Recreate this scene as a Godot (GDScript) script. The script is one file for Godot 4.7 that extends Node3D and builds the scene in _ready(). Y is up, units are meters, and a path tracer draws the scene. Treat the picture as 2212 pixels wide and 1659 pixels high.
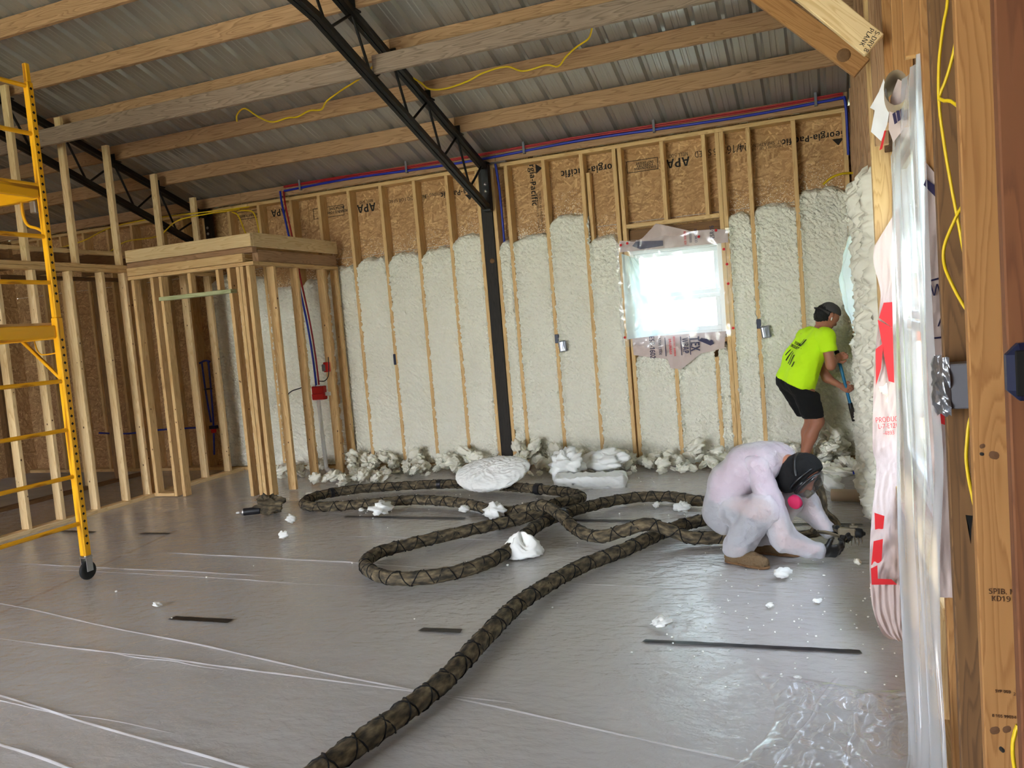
extends Node3D
# A barn being foamed: stud walls, steel trusses, plastic sheeting on the slab, a long spray hose and two workers.
# World: x along the back wall, y up, z towards the viewer; the back wall's stud faces lie at z = -7.89, the right wall's at x = 0.28.

const ZB := -7.89      # face of the studs of the back wall
const XR := 0.28       # face of the studs of the right wall
const XP := -6.65      # left stud partition
var rng := RandomNumberGenerator.new()
var nz := FastNoiseLite.new()
var nw := FastNoiseLite.new()
var M := {}
var used_names := {}


class MB:   # collects triangles for one mesh
	var v := PackedVector3Array()
	var n := PackedVector3Array()
	var uv := PackedVector2Array()
	var ix := PackedInt32Array()

	func tri(a: int, b: int, c: int) -> void:
		ix.append(a); ix.append(b); ix.append(c)

	func face(pts: Array, nn: Vector3, uvs: Array) -> void:   # convex polygon, wound to face nn
		var s := v.size()
		var flip: bool = (pts[2] - pts[0]).cross(pts[1] - pts[0]).dot(nn) < 0.0
		for i in pts.size():
			v.append(pts[i]); n.append(nn); uv.append(uvs[i])
		for i in range(1, pts.size() - 1):
			if flip:
				tri(s, s + i + 1, s + i)
			else:
				tri(s, s + i, s + i + 1)

	func box(o: Vector3, size: Vector3, b := Basis(), ch := 0.0, off := Vector2.ZERO) -> void:
		var h := size * 0.5
		var long := size.max_axis_index()
		for ax in 3:
			for sg in [-1.0, 1.0]:
				var p := (ax + 1) % 3
				var q := (ax + 2) % 3
				var nn := Vector3.ZERO
				nn[ax] = sg
				var pts := []
				var uvs := []
				for k in [[-1, -1], [1, -1], [1, 1], [-1, 1]]:
					var l := Vector3.ZERO
					l[ax] = sg * h[ax]
					l[p] = k[0] * (h[p] - ch)
					l[q] = k[1] * (h[q] - ch)
					pts.append(o + b * l)
					var across: float = l[q] if long == p else l[p]
					var along: float = l[long] if long != ax else l[q]
					uvs.append(Vector2(across / 0.3 + ax * 0.37 + sg * 0.21, along / 4.0) + off)
				face(pts, b * nn, uvs)
		if ch <= 0.0:
			return
		for ax in 3:   # chamfered edges along ax
			var p := (ax + 1) % 3
			var q := (ax + 2) % 3
			for sp in [-1.0, 1.0]:
				for sq in [-1.0, 1.0]:
					var pts := []
					var nn := Vector3.ZERO
					nn[p] = sp; nn[q] = sq
					for k in [[-1, 0], [1, 0], [1, 1], [-1, 1]]:
						var l := Vector3.ZERO
						l[ax] = k[0] * (h[ax] - ch)
						l[p] = sp * (h[p] - (ch if k[1] == 1 else 0.0))
						l[q] = sq * (h[q] - (0.0 if k[1] == 1 else ch))
						pts.append(o + b * l)
					face(pts, (b * nn).normalized(), [off, off + Vector2(0, size[ax] / 2.4), off + Vector2(0.01, size[ax] / 2.4), off + Vector2(0.01, 0)])
		for sx in [-1.0, 1.0]:
			for sy in [-1.0, 1.0]:
				for sz in [-1.0, 1.0]:
					var s := Vector3(sx, sy, sz)
					var c := s * h
					face([o + b * (c - Vector3(0, sy, sz) * ch), o + b * (c - Vector3(sx, 0, sz) * ch), o + b * (c - Vector3(sx, sy, 0) * ch)], (b * s).normalized(), [off, off, off])

	func span(a: Vector3, c: Vector3, ch := 0.0, off := Vector2.ZERO) -> void:   # box between two corners
		box((a + c) * 0.5, (c - a).abs(), Basis(), ch, off)

	func beam(a: Vector3, c: Vector3, w: float, d: float, side: Vector3, ch := 0.0, off := Vector2.ZERO) -> void:   # w along side, d across it
		var y := (c - a).normalized()
		var x := (side - y * side.dot(y)).normalized()
		box((a + c) * 0.5, Vector3(w, a.distance_to(c), d), Basis(x, y, x.cross(y)), ch, off)

	func smooth_from(start_v: int, start_i: int) -> void:
		var acc := PackedVector3Array()
		acc.resize(v.size() - start_v)
		for t in range(start_i, ix.size(), 3):
			var a := ix[t]
			var b := ix[t + 1]
			var c := ix[t + 2]
			var f := (v[c] - v[a]).cross(v[b] - v[a])
			acc[a - start_v] += f; acc[b - start_v] += f; acc[c - start_v] += f
		for i in acc.size():
			n[start_v + i] = acc[i].normalized()

	func grid(nu: int, nv: int, f: Callable, flip := false, us := 1.0, vs := 1.0, wrap := false) -> void:   # f(u, v) -> point; u, v in 0..1
		var s := v.size()
		var si := ix.size()
		for j in nv + 1:
			for i in nu + 1:
				var fu := float(i) / nu
				var fv := float(j) / nv
				v.append(f.call(fu, fv)); n.append(Vector3.UP); uv.append(Vector2(fu * us, fv * vs))
		for j in nv:
			for i in nu:
				var a := s + j * (nu + 1) + i
				var b := a + 1
				var c := a + nu + 1
				if flip:
					ix.append_array([a, c, b, b, c, c + 1])
				else:
					ix.append_array([a, b, c, b, c + 1, c])
		smooth_from(s, si)
		if wrap:
			for j in nv + 1:
				var a := s + j * (nu + 1)
				var m := (n[a] + n[a + nu]).normalized()
				n[a] = m; n[a + nu] = m

	func tube(path: Array, rad: Callable, seg := 8, caps := true, vs := 1.0) -> void:   # rad(t, angle) -> radius
		var m := path.size()
		var fx := Vector3.ZERO
		var frames := []
		var len := 0.0
		var lens := [0.0]
		for k in m:
			var t: Vector3 = (path[mini(k + 1, m - 1)] - path[maxi(k - 1, 0)]).normalized()
			if k == 0:
				fx = t.cross(Vector3.UP if absf(t.y) < 0.9 else Vector3.RIGHT).normalized()
			else:
				fx = (fx - t * fx.dot(t)).normalized()
				len += path[k].distance_to(path[k - 1])
				lens.append(len)
			frames.append([fx, t.cross(fx)])
		var s := v.size()
		var si := ix.size()
		for k in m:
			for i in seg + 1:
				var a := TAU * i / seg
				var r: float = rad.call(float(k) / maxf(m - 1, 1), a if i < seg else 0.0)
				v.append(path[k] + (frames[k][0] * cos(a) + frames[k][1] * sin(a)) * r)
				n.append(Vector3.UP); uv.append(Vector2(float(i) / seg, lens[k] * vs))
		for k in m - 1:
			for i in seg:
				var a := s + k * (seg + 1) + i
				var c := a + seg + 1
				ix.append_array([a, a + 1, c, a + 1, c + 1, c])
		smooth_from(s, si)
		for k in m:
			var a := s + k * (seg + 1)
			var nn := (n[a] + n[a + seg]).normalized()
			n[a] = nn; n[a + seg] = nn
		if caps:
			for e in [0, m - 1]:
				var nn: Vector3 = (path[0] - path[1]).normalized() if e == 0 else (path[m - 1] - path[m - 2]).normalized()
				var pts := []
				var uvs := []
				for i in seg:
					pts.append(v[s + e * (seg + 1) + i]); uvs.append(Vector2(cos(TAU * i / seg), sin(TAU * i / seg)) * 0.1)
				face(pts, nn, uvs)

	func rod(a: Vector3, b: Vector3, r: float, seg := 10) -> void:
		tube([a, b], func(_t, _a): return r, seg)

	func prism(pts: Array, ax: int, lo: float, hi: float, off := Vector2.ZERO, us := 1.0) -> void:   # convex 2D outline in the plane across axis ax
		var p := (ax + 1) % 3
		var q := (ax + 2) % 3
		var at := func(k: Vector2, d: float) -> Vector3:
			var r := Vector3.ZERO
			r[p] = k.x; r[q] = k.y; r[ax] = d
			return r
		var mid := Vector2.ZERO
		for k in pts:
			mid += k / pts.size()
		for e in [lo, hi]:
			var nn := Vector3.ZERO
			nn[ax] = -1.0 if e == lo else 1.0
			face(pts.map(func(k): return at.call(k, e)), nn, pts.map(func(k): return k * us + off))
		for i in pts.size():
			var a: Vector2 = pts[i]
			var b: Vector2 = pts[(i + 1) % pts.size()]
			var o := (b - a).orthogonal().normalized()
			if o.dot((a + b) * 0.5 - mid) < 0:
				o = -o
			face([at.call(a, lo), at.call(b, lo), at.call(b, hi), at.call(a, hi)], at.call(o, 0.0), [off, off + Vector2(0.2, 0), off + Vector2(0.2, hi - lo), off + Vector2(0, hi - lo)])

	func lathe(prof: Array, o: Vector3, b := Basis(), seg := 16) -> void:   # prof: Vector2(radius, height) turned round b.y
		grid(seg, prof.size() - 1, func(u: float, w: float):
			var k: Vector2 = prof[roundi(w * (prof.size() - 1))]
			return o + b * Vector3(k.x * cos(TAU * u), k.y, k.x * sin(TAU * u)), false, 1.0, 1.0, true)

	func mesh() -> ArrayMesh:
		var a := []
		a.resize(Mesh.ARRAY_MAX)
		a[Mesh.ARRAY_VERTEX] = v; a[Mesh.ARRAY_NORMAL] = n; a[Mesh.ARRAY_TEX_UV] = uv; a[Mesh.ARRAY_INDEX] = ix
		var m := ArrayMesh.new()
		m.add_surface_from_arrays(Mesh.PRIMITIVE_TRIANGLES, a)
		return m


func numbered(called: String) -> String:
	var k: int = used_names.get(called, 0)
	used_names[called] = k + 1
	return called if k == 0 else "%s_%03d" % [called, k]


func obj(called: String, mb, mat: Material, parent: Node = self, label := "") -> MeshInstance3D:
	var o := MeshInstance3D.new()
	o.name = numbered(called) if parent == self else called
	o.mesh = mb.mesh() if mb is MB else mb
	o.material_override = mat
	parent.add_child(o, true)
	if parent != self and parent.get_parent() == self:
		o.position = -parent.position   # meshes are made in world coordinates
	if label:
		o.set_meta("label", label)
	return o


func tag(o: Node, label: String, category: String, group := "") -> Node:
	o.set_meta("label", label)
	o.set_meta("category", category)
	if group:
		o.set_meta("group", group)
	return o


func thing(called: String, label: String, category: String, at := Vector3.ZERO, group := "") -> Node3D:
	var o := Node3D.new()
	o.name = numbered(called)
	o.position = at
	add_child(o)
	tag(o, label, category, group)
	return o


func struct(called: String) -> Node3D:
	var o := Node3D.new()
	o.name = numbered(called)
	add_child(o)
	o.set_meta("kind", "structure")
	return o


func roff() -> Vector2:
	return Vector2(rng.randf(), rng.randf())


func curve(pts: Array, step := 0.03) -> Array:   # smooth path through the points
	var c := Curve3D.new()
	c.bake_interval = step
	for i in pts.size():
		var t: Vector3 = (pts[mini(i + 1, pts.size() - 1)] - pts[maxi(i - 1, 0)]) / 6.0
		c.add_point(pts[i], -t, t)
	return Array(c.get_baked_points())


func roof_y(z: float) -> float:   # underside of the metal sheet
	return 3.28 + (z + 7.75) / 3.0


func tex(freq: float, ramp := [], size := 512, warp := 0.0, as_normal := 0.0, type := FastNoiseLite.TYPE_SIMPLEX_SMOOTH, oct := 3, seed_ := 1) -> NoiseTexture2D:
	var f := FastNoiseLite.new()
	f.noise_type = type
	f.frequency = freq
	f.fractal_octaves = oct
	f.seed = seed_
	if warp > 0.0:
		f.domain_warp_enabled = true
		f.domain_warp_amplitude = warp
		f.domain_warp_frequency = freq
	var t := NoiseTexture2D.new()
	t.width = size; t.height = size
	t.seamless = true
	t.noise = f
	if as_normal > 0.0:
		t.as_normal_map = true
		t.bump_strength = as_normal
	if ramp.size():
		var g := Gradient.new()
		g.offsets = PackedFloat32Array(ramp.map(func(k): return k[0]))
		g.colors = PackedColorArray(ramp.map(func(k): return k[1]))
		t.color_ramp = g
	return t


func mat(called: String, col: Color, rough := 0.8, metal := 0.0) -> StandardMaterial3D:
	var m := StandardMaterial3D.new()
	m.resource_name = called
	m.albedo_color = col
	m.roughness = rough
	m.metallic = metal
	M[called] = m
	return m


func relief(m: StandardMaterial3D, t: Texture2D, cm: float, scale: float) -> void:   # fine relief on world-scaled triplanar axes
	m.heightmap_enabled = true
	m.heightmap_texture = t
	m.heightmap_scale = cm
	m.uv1_triplanar = true
	m.uv1_scale = Vector3.ONE * scale


func grain(called: String, light: Color, dark: Color, sd: int) -> StandardMaterial3D:
	var ramp := []
	var bands := 7
	for i in bands:
		var t := float(i) / bands
		ramp.append([t + 0.004, light.lerp(dark, 0.12 * (i % 3))])
		ramp.append([t + 0.62 / bands, light.lerp(dark, 0.35)])
		ramp.append([t + 0.90 / bands, dark])
	var m := mat(called, Color.WHITE, 0.75)
	m.albedo_texture = tex(0.0042, ramp, 512, 18.0, 0.0, FastNoiseLite.TYPE_SIMPLEX_SMOOTH, 3, sd)
	return m


func osb_texture() -> ImageTexture:
	var s := 640
	var im := Image.create(s, s, false, Image.FORMAT_RGB8)
	im.fill(Color(0.72, 0.56, 0.38))
	var r := RandomNumberGenerator.new()
	r.seed = 5
	for k in 1900:
		var ang := r.randfn(0.35, 0.8)
		var l := r.randf_range(22, 78)
		var w := r.randf_range(5, 14)
		var p := Vector2(r.randf() * s, r.randf() * s)
		var t := r.randf()
		var c := Color(0.82, 0.66, 0.47).lerp(Color(0.62, 0.465, 0.30), t)
		if r.randf() < 0.07:
			c = Color(0.86, 0.71, 0.51)
		var d := Vector2(cos(ang), sin(ang))
		var e := d.orthogonal()
		for i in int(l):
			var shade := c.lightened(0.06 * sin(i * 0.7)) 
			for j in int(w):
				var q := p + d * i + e * (j + 0.12 * i * (t - 0.5))
				im.set_pixel(posmod(int(q.x), s), posmod(int(q.y), s), shade)
	return ImageTexture.create_from_image(im)


func make_materials() -> void:
	grain("pine", Color(0.89, 0.755, 0.535), Color(0.78, 0.615, 0.40), 3)
	grain("pale_pine", Color(0.93, 0.82, 0.63), Color(0.84, 0.70, 0.49), 4)
	grain("orange_pine", Color(0.72, 0.57, 0.425), Color(0.57, 0.425, 0.295), 6)
	grain("amber_pine", Color(0.70, 0.51, 0.30), Color(0.60, 0.41, 0.22), 8)
	grain("brown_pine", Color(0.50, 0.36, 0.215), Color(0.38, 0.265, 0.15), 9)
	grain("red_brown_pine", Color(0.50, 0.31, 0.18), Color(0.42, 0.245, 0.135), 14)
	grain("gray_wood", Color(0.62, 0.535, 0.465), Color(0.47, 0.395, 0.335), 10)
	grain("dark_wood", Color(0.17, 0.145, 0.12), Color(0.10, 0.085, 0.07), 11)
	grain("dusty_pine", Color(0.80, 0.58, 0.43), Color(0.70, 0.48, 0.34), 12)
	grain("green_pine", Color(0.72, 0.73, 0.55), Color(0.60, 0.62, 0.43), 13)
	var o := mat("osb", Color(1, 1, 1), 0.85)
	o.albedo_texture = osb_texture()
	var foam_bump := tex(0.02, [], 256, 20.0, 0.0, FastNoiseLite.TYPE_SIMPLEX_SMOOTH, 2, 21)
	relief(mat("foam", Color(0.94, 0.925, 0.855), 0.6), foam_bump, 1.5, 6.0)
	mat("foam_scrap", Color(0.94, 0.925, 0.855), 0.6)
	mat("white_foam", Color(0.95, 0.95, 0.93), 0.6)
	mat("galvalume", Color(0.68, 0.665, 0.64), 0.38, 0.6)
	mat("black_steel", Color(0.035, 0.037, 0.035), 0.45, 0.2)
	mat("zinc", Color(0.72, 0.72, 0.72), 0.35, 0.9)
	mat("black_rubber", Color(0.05, 0.05, 0.05), 0.7)
	var y := mat("yellow_paint", Color(0.96, 0.70, 0.07), 0.42)
	y.albedo_texture = tex(0.012, [[0.0, Color(0.55, 0.42, 0.25)], [0.2, Color(0.86, 0.82, 0.75)], [0.33, Color(1, 1, 1)], [1.0, Color(1, 0.98, 0.95)]], 256, 0.0, 0.0, FastNoiseLite.TYPE_SIMPLEX_SMOOTH, 4, 31)
	mat("hole", Color(0.03, 0.025, 0.02), 0.9)
	mat("red_pipe", Color(0.62, 0.10, 0.12), 0.4)
	mat("blue_pipe", Color(0.07, 0.16, 0.62), 0.4)
	mat("yellow_cable", Color(0.90, 0.76, 0.10), 0.45)
	mat("black_cable", Color(0.03, 0.03, 0.03), 0.5)
	mat("red_plastic", Color(0.76, 0.07, 0.06), 0.45)
	mat("white_plastic", Color(0.88, 0.88, 0.86), 0.35)
	mat("blue_plastic", Color(0.035, 0.085, 0.22), 0.45)
	mat("gray_plastic", Color(0.42, 0.42, 0.45), 0.5)
	var foil := mat("foil_tape", Color(0.62, 0.63, 0.66), 0.3, 0.85)
	foil.normal_enabled = true
	foil.normal_texture = tex(0.02, [], 256, 0.0, 6.0, FastNoiseLite.TYPE_SIMPLEX_SMOOTH, 3, 33)
	var c := mat("concrete", Color(0.80, 0.78, 0.755), 0.8)
	c.albedo_texture = tex(0.008, [[0.0, Color(0.88, 0.88, 0.88)], [1.0, Color(1, 1, 1)]], 512, 0.0, 0.0, FastNoiseLite.TYPE_SIMPLEX_SMOOTH, 4, 35)
	c.uv1_triplanar = true
	c.uv1_scale = Vector3.ONE * 0.45
	# clear and milky plastic sheets
	var f := mat("floor_film", Color(0.90, 0.885, 0.885, 0.46), 0.09)
	f.transparency = BaseMaterial3D.TRANSPARENCY_ALPHA
	f.normal_enabled = true
	f.normal_scale = 0.6
	f.normal_texture = tex(0.011, [], 1024, 40.0, 9.0, FastNoiseLite.TYPE_SIMPLEX_SMOOTH, 5, 37)
	f.metallic_specular = 0.75
	f.cull_mode = BaseMaterial3D.CULL_DISABLED
	var d := mat("drape_film", Color(0.87, 0.88, 0.90, 0.46), 0.16)
	d.transparency = BaseMaterial3D.TRANSPARENCY_ALPHA
	d.cull_mode = BaseMaterial3D.CULL_DISABLED
	d.metallic_specular = 0.7
	var mf := mat("milky_film", Color(0.90, 0.93, 0.93, 0.72), 0.4)
	mf.transparency = BaseMaterial3D.TRANSPARENCY_ALPHA
	mf.backlight_enabled = true
	mf.backlight = Color(0.85, 0.95, 0.95)
	mf.cull_mode = BaseMaterial3D.CULL_DISABLED
	var cf := mat("clear_film", Color(0.88, 0.88, 0.90, 0.12), 0.12)
	cf.transparency = BaseMaterial3D.TRANSPARENCY_ALPHA
	cf.cull_mode = BaseMaterial3D.CULL_DISABLED
	var g := mat("glass", Color(0.9, 0.95, 0.95, 0.06), 0.03)
	g.transparency = BaseMaterial3D.TRANSPARENCY_ALPHA
	var w := mat("house_wrap", Color(0.78, 0.70, 0.67), 0.6)
	w.backlight_enabled = true
	w.backlight = Color(0.12, 0.11, 0.10)
	w.cull_mode = BaseMaterial3D.CULL_DISABLED
	w.normal_enabled = true
	w.normal_texture = tex(0.012, [], 512, 20.0, 5.0, FastNoiseLite.TYPE_SIMPLEX_SMOOTH, 3, 39)
	w.normal_scale = 0.6
	mat("paper", Color(0.93, 0.93, 0.93), 0.7).cull_mode = BaseMaterial3D.CULL_DISABLED
	mat("cardboard", Color(0.68, 0.60, 0.50), 0.85)
	mat("print_red", Color(0.82, 0.10, 0.13), 0.6)
	mat("print_purple", Color(0.12, 0.08, 0.25), 0.6)
	mat("knot_brown", Color(0.40, 0.27, 0.16), 0.8)
	mat("print_brown", Color(0.33, 0.215, 0.12), 0.8)
	mat("print_black", Color(0.09, 0.06, 0.045), 0.8)
	mat("tape", Color(0.10, 0.10, 0.12), 0.42)
	mat("vinyl", Color(0.90, 0.92, 0.92), 0.35)
	var gr := mat("gravel", Color(0.72, 0.73, 0.68), 0.9)
	gr.albedo_texture = tex(0.05, [[0.0, Color(0.7, 0.75, 0.6)], [1.0, Color(1, 1, 1)]], 256)
	gr.uv1_triplanar = true
	var hs := mat("hose_jacket", Color(1, 1, 1), 0.9)
	hs.albedo_texture = tex(0.012, [[0.0, Color(0.13, 0.12, 0.10)], [0.4, Color(0.30, 0.265, 0.205)], [0.7, Color(0.42, 0.37, 0.28)], [1.0, Color(0.55, 0.49, 0.38)]], 512, 0.0, 0.0, FastNoiseLite.TYPE_SIMPLEX_SMOOTH, 4, 41)
	hs.uv1_scale = Vector3(1, 1, 1)
	mat("hose_cord", Color(0.045, 0.04, 0.035), 0.8)


func stud(parent: Node, x: float, y0: float, y1: float, zf: float, depth: float, m: String, w := 0.038, called := "stud") -> void:   # upright board, its face at zf
	var b := MB.new()
	b.span(Vector3(x - w / 2, y0, zf - depth), Vector3(x + w / 2, y1, zf), 0.003, roff())
	obj(called, b, M[m], parent)


func stud_x(parent: Node, z: float, y0: float, y1: float, xf: float, xb: float, m: String, w := 0.038, called := "stud") -> void:   # the same in a wall along z
	var b := MB.new()
	b.span(Vector3(xf, y0, z - w / 2), Vector3(xb, y1, z + w / 2), 0.003, roff())
	obj(called, b, M[m], parent)


func add_knots(parent: Node, x: float, y0: float, y1: float, zf: float, axis: int, w: float) -> void:   # small dark knots on the two faces that show
	var q := MB.new()
	for k in 6:
		var r := rng.randf_range(0.003, 0.009)
		var y := rng.randf_range(y0 + 0.1, y1 - 0.1)
		var o := rng.randf_range(-0.3, 0.3) * w
		var c := Vector3(x + o, y, zf + 0.0006)
		var a := Vector3.RIGHT
		if axis == 0:
			c = Vector3(x + 0.0006, y, zf + o); a = Vector3.BACK
			if k % 2 == 1:
				c = Vector3(x - rng.randf_range(0.015, 0.07), y, zf + w / 2 + 0.0006); a = Vector3.RIGHT
		elif k % 2 == 1:
			c = Vector3(x + w / 2 + 0.0006, y, zf - rng.randf_range(0.015, 0.07)); a = Vector3.BACK
		var nn := Vector3.BACK if a == Vector3.RIGHT else Vector3.RIGHT
		var pts := []
		for i in 8:
			pts.append(c + a * cos(i * TAU / 8) * r + Vector3.UP * sin(i * TAU / 8) * r * rng.randf_range(1.0, 1.5))
		q.face(pts, nn, [Vector2.ZERO, Vector2.ZERO, Vector2.ZERO, Vector2.ZERO, Vector2.ZERO, Vector2.ZERO, Vector2.ZERO, Vector2.ZERO])
	obj("knots", q, M.knot_brown, parent)


func board(parent: Node, a: Vector3, c: Vector3, m: String, called := "plate") -> void:
	var b := MB.new()
	b.span(a, c, 0.003, roff())
	obj(called, b, M[m], parent)


func worm(x: float, y: float, s: float) -> float:   # ridged wandering relief of sprayed foam
	var wx := nw.get_noise_2d(x * 5.0, y * 5.0) * 0.05
	var wy := nw.get_noise_2d(x * 5.0 + 90.0, y * 5.0) * 0.05
	return 1.0 - absf(nz.get_noise_2d((x + wx) * s, (y + wy) * s * 1.35)) * 2.0


func foam_depth(x: float, y: float) -> float:
	var big := nw.get_noise_2d(x * 3.0, y * 9.0)
	return 0.010 * big + 0.010 * worm(x, y, 10.0) + 0.015 * worm(x + 7.0, y, 18.0) + 0.004 * nz.get_noise_2d(x * 4.0, y * 30.0)


func foam_bay(parent: Node, x0: float, x1: float, y0: float, y1: float, dome := 0.06, face := ZB - 0.035) -> void:
	var b := MB.new()
	var nu := int((x1 - x0) / 0.0115)
	var nv := int((y1 - y0) / 0.0125)
	b.grid(nu, nv, func(u: float, w: float):
		var e: float = 2.0 * u - 1.0
		var top := y1 - dome * pow(absf(e), 3.0) + 0.03 * nw.get_noise_2d(lerpf(x0, x1, u) * 7.0, y1 * 3.0)
		var y := lerpf(y0, top, w)
		var rag := 0.012 * nz.get_noise_2d(x0 * 50.0, y * 22.0) + 0.008 * nz.get_noise_2d(x1 * 31.0, y * 60.0)
		var x := lerpf(x0 - 0.006 - rag, x1 + 0.006 + rag, u)
		var z := face + foam_depth(x, y)
		var half := (x1 - x0) * 0.5
		var from_stud := (1.0 - absf(e)) * half   # metres from the bay's edge
		z += 0.040 * exp(-pow((from_stud - 0.012) / 0.013, 2.0)) * (0.75 + 0.9 * nw.get_noise_2d(x0 * 9.0 + signf(e), y * 11.0))
		if from_stud < 0.004:
			z = ZB - 0.012
		var up: float = clampf((top - y) / 0.07, 0.0, 1.0)
		return Vector3(x, y, lerpf(-8.022, z, sqrt(up * (2.0 - up)))), false, 1.0, 1.0)
	obj("insulation_foam", b, M.foam, parent)
	b = MB.new()   # overspray: flecks of foam on the sheathing above
	for k in int((x1 - x0) * 1100.0):
		var h := pow(rng.randf(), 2.6) * 0.26
		var c := Vector3(rng.randf_range(x0 + 0.01, x1 - 0.01), y1 - dome * 0.5 + h, -8.029)
		var r := rng.randf_range(0.0015, 0.0050) * (1.1 - h * 2.0)
		var pts := []
		for i in 5:
			pts.append(c + Vector3(cos(i * 1.257) * r * rng.randf_range(0.7, 1.3), sin(i * 1.257) * r, 0))
		for i in 5:
			b.face([pts[i], pts[(i + 1) % 5], c + Vector3(0, 0, r * 0.5)], Vector3.BACK, [Vector2.ZERO, Vector2.ZERO, Vector2.ZERO])
	obj("foam_fleck", b, M.foam_scrap, parent).set_meta("kind", "stuff")


func printed(text: String, at: Vector3, height: float, turn: Basis, m: Material, parent: Node, squeeze := 1.0, bold := false) -> void:
	var t := TextMesh.new()
	var f := SystemFont.new()
	f.font_names = PackedStringArray(["Droid Sans"])
	f.font_weight = 700 if bold else 400
	t.font = f
	t.text = text
	t.font_size = 32
	t.pixel_size = height / 23.0
	t.depth = 0.0012
	t.horizontal_alignment = HORIZONTAL_ALIGNMENT_CENTER
	var o := obj("printed_text", t, m, parent)
	o.transform = Transform3D(turn * Basis.from_scale(Vector3(squeeze, 1, 1)), at)


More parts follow.
